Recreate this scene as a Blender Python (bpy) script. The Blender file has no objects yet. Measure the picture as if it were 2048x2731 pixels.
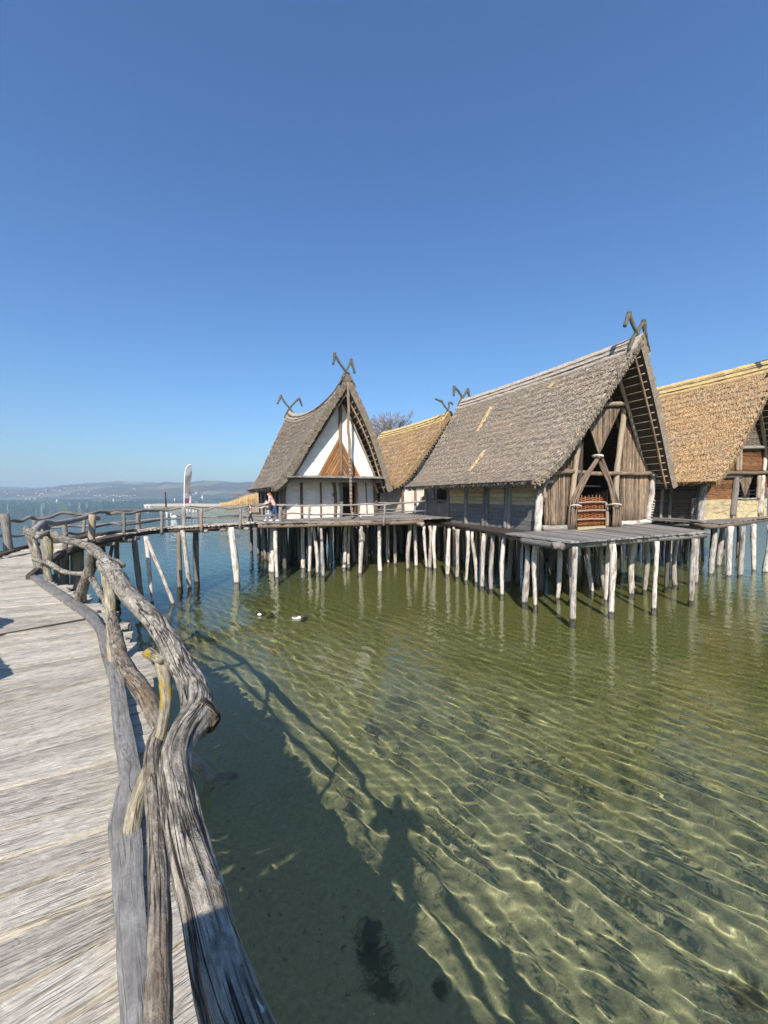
import bpy, bmesh, math, random
import numpy as np
from mathutils import Vector, Matrix, noise
random.seed(7)
S = bpy.context.scene; COL = S.collection
V = Vector
# ------------------------------------------------------------------ camera
W0, H0, F0 = 2048, 2731, 1020.0
HC, DK = 4.15, 2.5                       # eye height and deck height above the lake
PITCH = math.atan((1365.5-1320.5)/F0); ROLL = math.radians(0.49)
cam = bpy.data.cameras.new('camera'); camo = bpy.data.objects.new('camera', cam); COL.objects.link(camo)
cam.sensor_fit = 'VERTICAL'; cam.sensor_height = 36; cam.lens = 36*F0/H0; cam.clip_start = .05; cam.clip_end = 30000
CR = Matrix.Rotation(math.radians(90)-PITCH, 4, 'X') @ Matrix.Rotation(-ROLL, 4, 'Z')
camo.matrix_world = Matrix.Translation((0, 0, HC)) @ CR
S.camera = camo
# ------------------------------------------------------------------ sun, sky, exposure
EL = math.radians(39); SHD = V((.047, 1, 0)).normalized()
sun = bpy.data.lights.new('sun', 'SUN'); suno = bpy.data.objects.new('sun', sun); COL.objects.link(suno)
suno.rotation_euler = V((SHD.x*math.cos(EL), SHD.y*math.cos(EL), -math.sin(EL))).to_track_quat('-Z', 'Y').to_euler()
suno.location = (0, -20, 40)
sun.energy = 5.0; sun.angle = math.radians(.5); sun.color = (1, .93, .82)
sun.cycles.is_caustics_light = True; sun.cycles.use_multiple_importance_sampling = False
wd = bpy.data.worlds.new('World'); S.world = wd; wd.use_nodes = True
bg = wd.node_tree.nodes['Background']; sky = wd.node_tree.nodes.new('ShaderNodeTexSky')
sky.sky_type = 'NISHITA'; sky.sun_disc = False; sky.sun_elevation = EL; sky.sun_rotation = math.atan2(-SHD.x, -SHD.y)
sky.altitude = 400; sky.air_density = 1.6; sky.dust_density = 1.0; sky.ozone_density = 6.0
sk2 = wd.node_tree.nodes.new('ShaderNodeMix'); sk2.data_type = 'RGBA'; sk2.blend_type = 'MULTIPLY'; sk2.inputs[0].default_value = 1
sk2.inputs[7].default_value = (.72, .96, 1.25, 1); wd.node_tree.links.new(sky.outputs[0], sk2.inputs[6])
wd.node_tree.links.new(sk2.outputs[2], bg.inputs[0]); bg.inputs[1].default_value = .088
S.view_settings.view_transform = 'Standard'; S.view_settings.look = 'None'; S.view_settings.exposure = .48; S.view_settings.gamma = 1
S.cycles.use_denoising = True; S.cycles.denoising_prefilter = 'FAST'; S.cycles.max_bounces = 10; S.cycles.transmission_bounces = 6; S.cycles.volume_bounces = 0
S.cycles.sample_clamp_indirect = 6
# ------------------------------------------------------------------ helpers: rays
CR3 = CR.to_3x3()
def ray(px, py): return CR3 @ V(((px-W0/2)/F0, (H0/2-py)/F0, -1.0))
def onz(px, py, z): d = ray(px, py); return V((0, 0, HC)) + d*((z-HC)/d.z)
def atY(px, py, Y): d = ray(px, py); return V((0, 0, HC)) + d*(Y/d.y)
def onplane(px, py, p, n): d = ray(px, py); o = V((0, 0, HC)); return o + d*((p-o).dot(n)/d.dot(n))
def nz(p, s=1.0, o=0.0): return noise.noise(V((p[0]*s+o, p[1]*s+o*1.7, p[2]*s-o)))
def smooth(x): x = min(1, max(0, x)); return x*x*(3-2*x)
def lerp(a, b, t): return a+(b-a)*t
def spline(pts, n):
    """Catmull-Rom through pts (tuples of any length), n samples."""
    P = [np.array(p, float) for p in pts]; P = [2*P[0]-P[1]]+P+[2*P[-1]-P[-2]]; m = len(P)-3; out = []
    for i in range(n):
        x = i/(n-1)*m; k = min(int(x), m-1); t = x-k; a, b, c, d = P[k:k+4]
        out.append(.5*((2*b)+(c-a)*t+(2*a-5*b+4*c-d)*t*t+(3*b-a-3*c+d)*t**3))
    return out
# ------------------------------------------------------------------ helpers: mesh builder
class MB:
    def __init__(s): s.v = []; s.f = []; s.uv = []; s.sm = []; s.r = []
    def add(s, vs, fs, uvs, smooth_=False, rnd=None):
        o = len(s.v); rnd = random.random() if rnd is None else rnd
        s.v += [tuple(v) for v in vs]; s.r += [rnd]*len(vs)
        for f, u in zip(fs, uvs): s.f.append([i+o for i in f]); s.uv += u; s.sm.append(smooth_)
    def tube(s, pts, rad, seg=8, rough=0, rs=6, groove=0, caps=True, smooth_=True, rnd=None, flat=1.0):
        pts = [V(p) for p in pts]; n = len(pts)
        if not hasattr(rad, '__len__'): rad = [rad]*n
        vs = []; T = (pts[1]-pts[0]).normalized(); ref = V((0, 0, 1)) if abs(T.z) < .9 else V((1, 0, 0))
        N = T.cross(ref).normalized(); L = 0; ls = []
        for i, p in enumerate(pts):
            T = (pts[min(i+1, n-1)]-pts[max(i-1, 0)]).normalized()
            N = (N-T*N.dot(T)).normalized(); B = T.cross(N)
            if i: L += (p-pts[i-1]).length
            ls.append(L)
            for k in range(seg):
                a = 2*math.pi*k/seg; d = N*math.cos(a)+B*math.sin(a)*flat
                r = rad[i]
                if rough: r *= 1+rough*nz(p+d*rad[i]*1.5, rs)
                if groove: r *= 1-groove*max(0, nz((math.cos(a)*1.6, math.sin(a)*1.6, L*1.3), 2.2, 3.3))-groove*.5*abs(nz((math.cos(a)*5, math.sin(a)*5, L*1.5), 1.5, 9.1))
                vs.append(p+d*r)
        fs = []; us = []; R = sum(rad)/n
        for i in range(n-1):
            for k in range(seg):
                k2 = (k+1) % seg
                fs.append([i*seg+k, i*seg+k2, (i+1)*seg+k2, (i+1)*seg+k])
                u0, u1 = k/seg*6.28*R, (k+1)/seg*6.28*R
                us.append([(u0, ls[i]), (u1, ls[i]), (u1, ls[i+1]), (u0, ls[i+1])])
        if caps:
            for i, rev in ((0, True), (n-1, False)):
                idx = list(range(i*seg, i*seg+seg)); idx = idx[::-1] if rev else idx
                fs.append(idx); us.append([(math.cos(6.28*k/seg)*R, math.sin(6.28*k/seg)*R*.05) for k in range(seg)])
        s.add(vs, fs, us, smooth_, rnd)
    def bar(s, p0, p1, w, h, up=V((0, 0, 1)), n=1, wob=0, rnd=None, ends=0):
        """rectangular timber from p0 to p1, w across, h along up; wob = irregular edges"""
        p0 = V(p0); p1 = V(p1); T = (p1-p0); L = T.length; T.normalize(); X = T.cross(up).normalized(); U = X.cross(T)
        rnd = random.random() if rnd is None else rnd; vs = []; fs = []; us = []; q = random.random()*50
        for i in range(n+1):
            t = i/n; p = p0.lerp(p1, t)
            wl = w/2*(1+wob*nz((q, t*L*1.7, 0), 1)*1.6); wr = w/2*(1+wob*nz((q+9, t*L*1.7, 0), 1)*1.6)
            if ends and i in (0, n): wl *= 1-ends; wr *= 1-ends
            du = U*wob*h*.3*nz((q+5, t*L, 3), 1)
            vs += [p-X*wl-U*h/2+du, p+X*wr-U*h/2+du, p+X*wr+U*h/2+du, p-X*wl+U*h/2+du]
        for i in range(n):
            a, b = i*4, i*4+4; l0, l1 = i/n*L, (i+1)/n*L
            for k in range(4):
                k2 = (k+1) % 4; ww = w if k % 2 == 0 else h
                fs.append([a+k, a+k2, b+k2, b+k]); us.append([(k*w, l0), (k*w+ww, l0), (k*w+ww, l1), (k*w, l1)])
        fs += [[3, 2, 1, 0], [n*4, n*4+1, n*4+2, n*4+3]]; us += [[(0, 0), (w, 0), (w, h*.2), (0, h*.2)]]*2
        s.add(vs, fs, us, False, rnd)
    def prism(s, poly, nvec, th, uvo=None, uvx=None):
        """planar polygon (list of Vectors) thickened by th along -nvec"""
        n = len(poly); nvec = nvec.normalized(); X = uvx or V((0, 0, 1)).cross(nvec)
        if X.length < .1: X = V((1, 0, 0))
        X.normalize(); Yv = nvec.cross(X); c = poly[0]
        a = sum(((poly[i]-c).cross(poly[(i+1) % n]-c)).dot(nvec) for i in range(n))
        if a < 0: poly = poly[::-1]
        vs = list(poly)+[p-nvec*th for p in poly]; uvp = [((p-c).dot(X), (p-c).dot(Yv)) for p in vs]
        fs = [list(range(n)), list(range(2*n-1, n-1, -1))]; us = [[uvp[i] for i in f] for f in fs]
        for i in range(n):
            j = (i+1) % n; f = [j, i, n+i, n+j]; fs.append(f); us.append([uvp[i] for i in f])
        s.add(vs, fs, us, False)
    def gridq(s, G, UV, rnd=None, flip=False, smooth_=True):
        n, m = len(G), len(G[0]); vs = [p for row in G for p in row]; fs = []; us = []
        for i in range(n-1):
            for j in range(m-1):
                q = [(i, j), (i, j+1), (i+1, j+1), (i+1, j)]
                if flip: q = q[::-1]
                fs.append([a*m+b for a, b in q]); us.append([UV(a, b) for a, b in q])
        s.add(vs, fs, us, smooth_, rnd)
    def ball(s, c, r, sx=1, sy=1, sz=1, seg=10, rg=7, rot=None):
        G = []
        for i in range(rg+1):
            t = math.pi*i/rg; row = []
            for k in range(seg+1):
                a = 2*math.pi*k/seg; p = V((math.sin(t)*math.cos(a)*sx, math.sin(t)*math.sin(a)*sy, math.cos(t)*sz))*r
                if rot: p = rot @ p
                row.append(V(c)+p)
            G.append(row)
        s.gridq(G, lambda a, b: (b*r*.6, a*r*.4))
def base_of(o):
    p = V((0, 0, 0))
    while o: p = p+o.location; o = o.parent
    return p
def obj(name, mb, mat, parent=None, origin=None, **tags):
    me = bpy.data.meshes.new(name); o = bpy.data.objects.new(name, me); COL.objects.link(o)
    if parent: o.parent = parent; org = base_of(parent)
    else: org = V(origin or (0, 0, 0)); o.location = org
    v = np.array(mb.v, np.float32)-np.array(org, np.float32)
    lens = np.array([len(f) for f in mb.f], np.int32); fl = np.concatenate([np.array(f, np.int32) for f in mb.f])
    me.vertices.add(len(v)); me.vertices.foreach_set('co', v.ravel())
    me.loops.add(len(fl)); me.loops.foreach_set('vertex_index', fl)
    me.polygons.add(len(lens)); me.polygons.foreach_set('loop_start', np.concatenate([[0], np.cumsum(lens)[:-1]]).astype(np.int32))
    me.polygons.foreach_set('loop_total', lens); me.update()
    me.polygons.foreach_set('use_smooth', np.array(mb.sm, bool))
    ul = me.uv_layers.new(name='UVMap'); ul.data.foreach_set('uv', np.array(mb.uv, np.float32).ravel())
    at = me.attributes.new('rnd', 'FLOAT', 'POINT'); at.data.foreach_set('value', np.array(mb.r, np.float32))
    me.validate(); me.update()
    if mat: me.materials.append(mat)
    o.cycles.is_caustics_receiver = True
    tag(o, **tags); return o
def tag(o, label=None, cat=None, group=None, kind=None):
    for k, x in (('label', label), ('category', cat), ('group', group), ('kind', kind)):
        if x: o[k] = x
    return o
def thing(name, loc, label, cat, group=None):
    o = bpy.data.objects.new(name, None); COL.objects.link(o); o.location = loc; o.empty_display_size = .3
    return tag(o, label, cat, group)
# ------------------------------------------------------------------ helpers: materials
class NT:
    def __init__(s, name):
        s.m = bpy.data.materials.new(name); s.m.use_nodes = True; s.t = s.m.node_tree; s.n = s.t.nodes
        s.b = s.n['Principled BSDF']; s.b.inputs['Specular IOR Level'].default_value = .25
    def new(s, typ, ins=None, **props):
        n = s.n.new('ShaderNode'+typ)
        for k, x in props.items(): setattr(n, k, x)
        for k, x in (ins or {}).items(): s.set(n.inputs[k], x)
        return n
    def set(s, sock, x):
        if hasattr(x, 'is_output') or hasattr(x, 'is_linked') and not isinstance(x, (int, float)): s.t.links.new(x, sock)
        else: sock.default_value = x
    def math(s, op, a, b=0, c=0):
        n = s.n.new('ShaderNodeMath'); n.operation = op
        for i, x in enumerate((a, b, c)): s.set(n.inputs[i], x)
        return n.outputs[0]
    def mix(s, f, a, b, mode='MIX'):
        n = s.n.new('ShaderNodeMix'); n.data_type = 'RGBA'; n.blend_type = mode
        s.set(n.inputs[0], f); s.set(n.inputs[6], a); s.set(n.inputs[7], b); return n.outputs[2]
    def ramp(s, f, lo, hi):
        n = s.n.new('ShaderNodeMapRange'); n.inputs[1].default_value = lo; n.inputs[2].default_value = hi; s.set(n.inputs[0], f); return n.outputs[0]
    def coords(s, sx, sy, sz=1, kind='UV', rnd=True):
        tc = s.n.new('ShaderNodeTexCoord'); mp = s.n.new('ShaderNodeMapping'); mp.inputs['Scale'].default_value = (sx, sy, sz)
        s.t.links.new(tc.outputs[kind], mp.inputs[0])
        if not rnd: return mp.outputs[0]
        at = s.n.new('ShaderNodeAttribute'); at.attribute_name = 'rnd'
        va = s.n.new('ShaderNodeVectorMath'); va.operation = 'MULTIPLY_ADD'
        s.t.links.new(at.outputs['Vector'], va.inputs[0]); va.inputs[1].default_value = (31, 57, 13); s.t.links.new(mp.outputs[0], va.inputs[2])
        return va.outputs[0]
    def rnd(s): at = s.n.new('ShaderNodeAttribute'); at.attribute_name = 'rnd'; return at.outputs['Fac']
    def noise(s, vec, scale=1, detail=4, rough=.55, dist=0):
        n = s.new('TexNoise', {'Scale': scale, 'Detail': detail, 'Roughness': rough, 'Distortion': dist}); s.t.links.new(vec, n.inputs['Vector']); return n.outputs['Fac']
    def bump(s, h, strength=.5, dist=.01):
        n = s.new('Bump', {'Strength': strength, 'Distance': dist}); s.t.links.new(h, n.inputs['Height']); s.t.links.new(n.outputs[0], s.b.inputs['Normal'])
    def fin(s, col, rough=.85):
        s.set(s.b.inputs['Base Color'], col); s.set(s.b.inputs['Roughness'], rough); return s.m
def C(r, g, b): return (r, g, b, 1)
def wood(name, c1, c2, across=90, along=3, crack=.5, dark=C(.03, .025, .02), bump=.5, bd=.008, vary=.35, wet=False, lichen=None, blotch=None, spread=(.3, .7), mottle=0, knots=0):
    t = NT(name)
    g = t.noise(t.coords(across, along), 1, 5, .65, .4)
    col = t.mix(t.ramp(g, *spread), c1, c2)
    if blotch:
        bl = t.ramp(t.noise(t.coords(6, 2.2), 1, 3, .5), .5, .68); col = t.mix(t.math('MULTIPLY', bl, .8), col, blotch)
    ck = t.noise(t.coords(across*.4, min(along, 4)*.36), 1, 3, .5, .3)
    ckm = t.ramp(t.math('ABSOLUTE', t.math('SUBTRACT', ck, .5)), .025, .0)
    ckm = t.math('MULTIPLY', ckm, t.ramp(t.noise(t.coords(4, 1.5), 1, 2), .42, .6))
    col = t.mix(t.math('MULTIPLY', ckm, crack), col, dark)
    v = t.math('MULTIPLY_ADD', t.rnd(), vary*2, 1-vary)
    if mottle:
        c2k = t.ramp(t.math('ABSOLUTE', t.math('SUBTRACT', t.noise(t.coords(across*.9, min(along, 4)*.5), 1, 2, .5, .3), .47)), .035, .0); c2k = t.math('MULTIPLY', c2k, t.ramp(t.noise(t.coords(9, 3), 1, 2), .45, .58)); col = t.mix(t.math('MULTIPLY', c2k, mottle*.85), col, dark); ckm = t.math('MAXIMUM', ckm, t.math('MULTIPLY', c2k, .8))
        mo = t.noise(t.coords(28, 15), 1, 5, .7, .6); v = t.math('MULTIPLY', v, t.math('ADD', t.math('MULTIPLY', t.ramp(mo, .3, .7), mottle), 1-mottle*.55)); g = t.math('ADD', g, t.math('MULTIPLY', mo, 1.1))
    col = t.mix(1, col, t.new('CombineColor', {0: v, 1: v, 2: v}).outputs[0], 'MULTIPLY')
    if lichen:
        for c, sc, lo in lichen:
            lm = t.ramp(t.noise(t.coords(sc, sc*.55), 1, 4, .6), lo, lo+.03); col = t.mix(lm, col, c)
    if knots:
        kn = t.ramp(t.noise(t.coords(7, 3.2), 1, 3, .5, .5), .735, .79); col = t.mix(t.math('MULTIPLY', kn, knots), col, dark)
    ro = .85
    if wet:
        z = t.n.new('ShaderNodeSeparateXYZ'); t.t.links.new(t.n.new('ShaderNodeNewGeometry').outputs['Position'], z.inputs[0])
        w = t.ramp(t.math('ADD', z.outputs[2], t.math('MULTIPLY', g, .06)), .13, .05); col = t.mix(w, col, C(.05, .045, .03)); ro = t.math('MULTIPLY_ADD', w, -.5, .85)
    t.bump(t.math('SUBTRACT', g, t.math('MULTIPLY', ckm, 1.2)), bump, bd)
    return t.fin(col, ro)
M = {}
M['drift'] = wood('driftwood', C(.11, .09, .066), C(.52, .46, .375), 55, 12, 1, C(.02, .015, .011), 1.0, .011, .12, blotch=C(.2, .175, .14),
                  lichen=[(C(.62, .62, .52), 15, .685)], mottle=.95)
M['drift_dark'] = wood('dark_driftwood', C(.085, .066, .05), C(.36, .305, .245), 55, 13, .95, C(.018, .014, .011), 1.0, .011, .2, blotch=C(.16, .115, .07), lichen=[(C(.5, .5, .42), 30, .72)], mottle=.75)
M['drift_yellow'] = wood('lichen_driftwood', C(.17, .14, .09), C(.47, .42, .32), 60, 9, .8, C(.04, .03, .02), .8, .006, .1, lichen=[(C(.36, .25, .03), 11, .6)], mottle=.7)
M['deckwood'] = wood('weathered_deck_wood', C(.36, .315, .255), C(.6, .55, .465), 60, 8, .4, C(.12, .1, .08), .8, .009, .17, blotch=C(.4, .355, .295), mottle=.4, knots=.75)
M['kerb'] = wood('grey_kerb_wood', C(.14, .13, .12), C(.29, .275, .255), 45, 5, .5, C(.06, .055, .05), .6, .005, .12, mottle=.5)
M['greywood'] = wood('grey_wood', C(.14, .125, .11), C(.36, .33, .3), 70, 3, .7, C(.03, .026, .02), .6, .01, .3)
M['brownwood'] = wood('brown_wood', C(.1, .07, .05), C(.27, .2, .145), 60, 3, .6, C(.025, .018, .012), .6, .01, .35)
M['darkwood'] = wood('dark_wood', C(.045, .035, .028), C(.12, .095, .075), 50, 3, .6, C(.01, .009, .008), .6, .012, .35)
M['stick'] = wood('stick_wood', C(.08, .055, .04), C(.29, .22, .16), 70, 3, .6, C(.02, .014, .01), .5, .006, .6, blotch=C(.36, .24, .14))
M['orange'] = wood('fresh_brown_board', C(.19, .085, .03), C(.42, .215, .09), 40, 2.2, .7, C(.05, .025, .01), .6, .012, .35)
M['rust'] = wood('red_brown_board', C(.075, .035, .016), C(.32, .14, .05), 22, 1.1, .8, C(.02, .012, .008), .6, .012, .35, blotch=C(.06, .05, .04))
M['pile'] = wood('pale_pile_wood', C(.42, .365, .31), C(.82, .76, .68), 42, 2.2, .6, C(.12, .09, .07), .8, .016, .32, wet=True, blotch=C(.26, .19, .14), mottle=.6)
M['pile_shaded'] = wood('shaded_pile_wood', C(.1, .085, .07), C(.25, .22, .185), 42, 2.2, .7, C(.03, .02, .015), .6, .012, .3, wet=True)  # darker copy of the pile wood, painting the shade under the decks
M['limewood'] = wood('yellow_daub_board', C(.42, .31, .17), C(.62, .49, .3), 16, 2, .5, C(.14, .1, .06), .5, .015, .12)
M['daub'] = wood('patchy_yellow_daub', C(.42, .32, .17), C(.66, .53, .31), 9, 1.5, .5, C(.14, .1, .06), .6, .02, .12, blotch=C(.23, .2, .15))
M['lightpole'] = wood('light_pole_wood', C(.22, .165, .115), C(.48, .385, .285), 60, 3, .5, C(.08, .06, .04), .5, .006, .15)
M['wicker'] = wood('red_wicker', C(.2, .055, .018), C(.5, .17, .06), 80, 4, .4, C(.05, .02, .01), .6, .008, .45)
M['wicker_dark'] = wood('grey_wicker', C(.1, .08, .06), C(.26, .22, .18), 80, 4, .4, C(.03, .02, .015), .6, .008, .4)
M['horn'] = wood('mossy_horn_wood', C(.05, .052, .04), C(.16, .16, .125), 60, 4, .5, C(.02, .02, .015), .6, .006, .2)
def plaster(name, c, c2):
    t = NT(name); a = t.noise(t.coords(1.6, 2.6, rnd=False), 1, 5, .6); b = t.noise(t.coords(14, 30, rnd=False), 1, 3, .5)
    w = t.noise(t.coords(.7, 7, rnd=False), 1, 3, .5, .5)
    col = t.mix(t.ramp(a, .35, .75), c, c2); t.bump(t.math('ADD', t.math('ADD', t.math('MULTIPLY', a, 1.5), w), t.math('MULTIPLY', b, .35)), .5, .05); return t.fin(col, .95)
M['plaster'] = plaster('white_plaster', C(.82, .79, .72), C(.72, .67, .58))
M['plaster_grey'] = plaster('rough_white_plaster', C(.74, .71, .65), C(.52, .47, .4))
BUMP = (.6, .06)
def thatch(name, c1, c2, c3, c4):
    t = NT(name); f = t.noise(t.coords(46, 7, rnd=False), 1, 5, .7, .8); cl = t.noise(t.coords(9, 6, rnd=False), 1, 4, .6, .5); bl = t.noise(t.coords(.35, .5, rnd=False), 1, 3, .5)
    col = t.mix(t.ramp(f, .32, .68), c1, c2); col = t.mix(t.math('MULTIPLY', t.ramp(cl, .5, .72), .7), col, c3); col = t.mix(t.math('MULTIPLY', t.ramp(bl, .42, .68), .75), col, c4)
    v = t.math('MULTIPLY_ADD', t.rnd(), 1.45, .2); col = t.mix(1, col, t.new('CombineColor', {0: v, 1: v, 2: v}).outputs[0], 'MULTIPLY')
    t.bump(t.math('ADD', f, t.math('MULTIPLY', cl, 1.5)), *BUMP); return t.fin(col, .95)
M['thatch_grey'] = thatch('grey_thatch', C(.25, .195, .145), C(.66, .55, .435), C(.7, .6, .48), C(.56, .435, .31))
M['thatch_dark'] = thatch('dark_grey_thatch', C(.19, .15, .11), C(.51, .43, .34), C(.55, .47, .38), C(.42, .33, .24))
M['thatch_gold'] = thatch('golden_thatch', C(.36, .22, .1), C(.74, .5, .265), C(.7, .48, .28), C(.47, .345, .225))
M['thatch_cap'] = thatch('pale_ridge_thatch', C(.34, .28, .22), C(.66, .57, .47), C(.58, .5, .41), C(.5, .42, .32))
M['straw_cap'] = thatch('bright_straw', C(.52, .34, .13), C(.84, .62, .3), C(.78, .56, .26), C(.7, .49, .2))
def plain(name, c, rough=.7, var=.15, sc=8):
    t = NT(name); n = t.noise(t.coords(sc, sc, sc, 'Object', False), 1, 4, .6); v = t.math('MULTIPLY_ADD', n, var*2, 1-var)
    t.bump(n, .2, .01); return t.fin(t.mix(1, c, t.new('CombineColor', {0: v, 1: v, 2: v}).outputs[0], 'MULTIPLY'), rough)
M['rope'] = plain('pale_rope', C(.62, .58, .5), .9, .3, 60)
M['straw_mat'] = plain('straw_floor', C(.55, .45, .24), .9, .3, 12)
WAVE, RIP, HAZE = .0105, 1.0, .00016
# ================================================================== SETTING: lakebed, water, hills
def npgrid(name, X, Y, Z, mat, **tags):
    n, m = X.shape; v = np.stack([X, Y, Z], -1).reshape(-1, 3).astype(np.float32); idx = np.arange(n*m).reshape(n, m)
    q = np.stack([idx[:-1, :-1], idx[:-1, 1:], idx[1:, 1:], idx[1:, :-1]], -1).reshape(-1, 4)
    me = bpy.data.meshes.new(name); me.vertices.add(len(v)); me.vertices.foreach_set('co', v.ravel())
    me.loops.add(q.size); me.loops.foreach_set('vertex_index', np.ascontiguousarray(q).astype(np.int32).ravel())
    me.polygons.add(len(q)); me.polygons.foreach_set('loop_start', np.arange(0, q.size, 4, dtype=np.int32)); me.polygons.foreach_set('loop_total', np.full(len(q), 4, np.int32))
    me.update(); me.validate(); me.shade_smooth(); o = bpy.data.objects.new(name, me); COL.objects.link(o); me.materials.append(mat); return tag(o, **tags)
rng = np.random.RandomState(5)
# lake bed: a sheet that drops away from the shore
t = NT('lakebed_ground')
big = t.noise(t.coords(.33, .33, .33, 'Object', False), 1, 3, .55, .6); mid = t.noise(t.coords(1.6, 1.6, 1, 'Object', False), 1, 4, .6, .8)
fine = t.noise(t.coords(16, 16, 1, 'Object', False), 1, 5, .7); grit = t.noise(t.coords(42, 42, 1, 'Object', False), 1, 2, .6)
sx = t.n.new('ShaderNodeSeparateXYZ'); t.t.links.new(t.n.new('ShaderNodeTexCoord').outputs['Object'], sx.inputs[0])
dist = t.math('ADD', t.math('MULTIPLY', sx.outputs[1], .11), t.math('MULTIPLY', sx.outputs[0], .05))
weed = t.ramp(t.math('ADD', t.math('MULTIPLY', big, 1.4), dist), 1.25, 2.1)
col = t.mix(t.ramp(fine, .3, .7), C(.21, .195, .105), C(.345, .32, .19))
wcol = t.mix(t.ramp(fine, .35, .65), C(.095, .09, .022), C(.25, .23, .08))
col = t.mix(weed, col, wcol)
col = t.mix(t.math('MULTIPLY', t.ramp(mid, .66, .76), .4), col, C(.05, .04, .018))
col = t.mix(t.ramp(grit, .665, .71), col, C(.5, .49, .4))
specks = t.noise(t.coords(9, 9, 1, 'Object', False), 1, 4, .75, .5); col = t.mix(t.math('MULTIPLY', t.ramp(specks, .63, .68), .75), col, C(.045, .045, .022))
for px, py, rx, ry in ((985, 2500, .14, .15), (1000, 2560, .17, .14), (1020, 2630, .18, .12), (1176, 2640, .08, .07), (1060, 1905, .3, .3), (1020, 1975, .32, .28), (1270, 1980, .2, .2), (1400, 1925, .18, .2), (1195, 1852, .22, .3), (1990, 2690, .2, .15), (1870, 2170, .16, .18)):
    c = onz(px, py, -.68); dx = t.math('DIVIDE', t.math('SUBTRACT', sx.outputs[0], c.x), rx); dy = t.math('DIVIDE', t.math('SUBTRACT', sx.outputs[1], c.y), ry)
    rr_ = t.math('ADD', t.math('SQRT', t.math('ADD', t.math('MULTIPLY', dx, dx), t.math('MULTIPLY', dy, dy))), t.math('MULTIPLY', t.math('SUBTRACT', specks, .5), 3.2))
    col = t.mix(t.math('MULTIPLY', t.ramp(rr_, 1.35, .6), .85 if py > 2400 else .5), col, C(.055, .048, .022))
deep = t.ramp(sx.outputs[2], -1.3, -2.4); col = t.mix(deep, col, C(.03, .08, .085))  # teal painted on the deep bed, standing in for light scattered by water
t.bump(t.math('ADD', fine, t.math('MULTIPLY', grit, .4)), .6, .03)
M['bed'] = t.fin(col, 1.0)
r = [.4]
while r[-1] < 14000: r.append(r[-1]*1.05+.06)
r = np.array(r); a = np.radians(np.linspace(-180, 180, 241)); RR, AA = np.meshgrid(r, a, indexing='ij'); X = RR*np.sin(AA); Y = RR*np.cos(AA)
dp = np.clip((-X-4+.15*Y)/14, 0, 1)*np.clip((Y-2)/20, 0, 1); dp = np.maximum(dp, np.clip((RR-60)/120, 0, 1))
Z = -.95-2.6*dp+.07*np.sin(X*1.1+.4*Y)*np.cos(Y*.9)
bed = npgrid('lakebed', X, Y, Z, M['bed'], kind='structure'); bed.cycles.is_caustics_receiver = True
# water: one rippled sheet
r = [.5]
while r[-1] < 60: r.append(r[-1]*1.0044+.0015)
while r[-1] < 9000: r.append(r[-1]*1.04)
r = np.array(r); a = np.radians(np.concatenate([np.linspace(-180, -52, 40)[:-1], np.linspace(-52, 54, 860), np.linspace(54, 180, 40)[1:]]))
RR, AA = np.meshgrid(r, a, indexing='ij'); X = RR*np.sin(AA); Y = RR*np.cos(AA); Z = np.zeros_like(X)
sp = np.maximum(np.gradient(r)[:, None], RR*np.gradient(a)[None, :])
th0 = math.atan2(.75, .66)
amp_mod = .75+.35*np.sin(X*.21+1)*np.cos(Y*.17)
for i in range(46):
    lam = .15*(.46/.15)**rng.rand() if i < 38 else .6*(1.3/.6)**rng.rand(); th = th0+rng.normal()*(.33 if i < 38 else .2); k = 2*math.pi/lam
    A = WAVE/k*(1.0 if i < 38 else .55)
    Z += A*amp_mod*np.sin(k*(math.cos(th)*X+math.sin(th)*Y)+rng.rand()*6.28)*np.clip((lam/sp-2.5)/3, 0, 1)
t = NT('lake_water'); t.n.remove(t.b); gl = t.new('BsdfGlass', {'IOR': 1.333, 'Roughness': 0.0, 'Color': C(.95, 1, .95)})
geo = t.n.new('ShaderNodeNewGeometry'); ln = t.new('VectorMath', operation='LENGTH'); t.t.links.new(geo.outputs['Position'], ln.inputs[0])
msk = t.math('ADD', t.math('MULTIPLY', t.ramp(ln.outputs['Value'], 8, 24), .05), t.math('MULTIPLY', t.ramp(ln.outputs['Value'], 28, 130), .95))
n1 = t.noise(t.coords(1.7, 2.6, 1, 'Object', False), 1, 5, .6, .3); n2 = t.noise(t.coords(.25, .6, 1, 'Object', False), 1, 3, .5)
bp = t.new('Bump', {'Distance': .6}); t.t.links.new(t.math('MULTIPLY', msk, RIP), bp.inputs['Strength']); t.t.links.new(t.math('ADD', t.math('ADD', n1, t.math('MULTIPLY', t.noise(t.coords(3.4, 6.5, 1, 'Object', False), 1, 3, .5, .3), .35)), t.math('MULTIPLY', n2, .8)), bp.inputs['Height'])
t.t.links.new(bp.outputs[0], gl.inputs['Normal']); t.t.links.new(gl.outputs[0], t.n['Material Output'].inputs[0]); M['water'] = t.m
water = npgrid('water', X, Y, Z, M['water'], kind='structure'); water.cycles.is_caustics_caster = True
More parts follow.
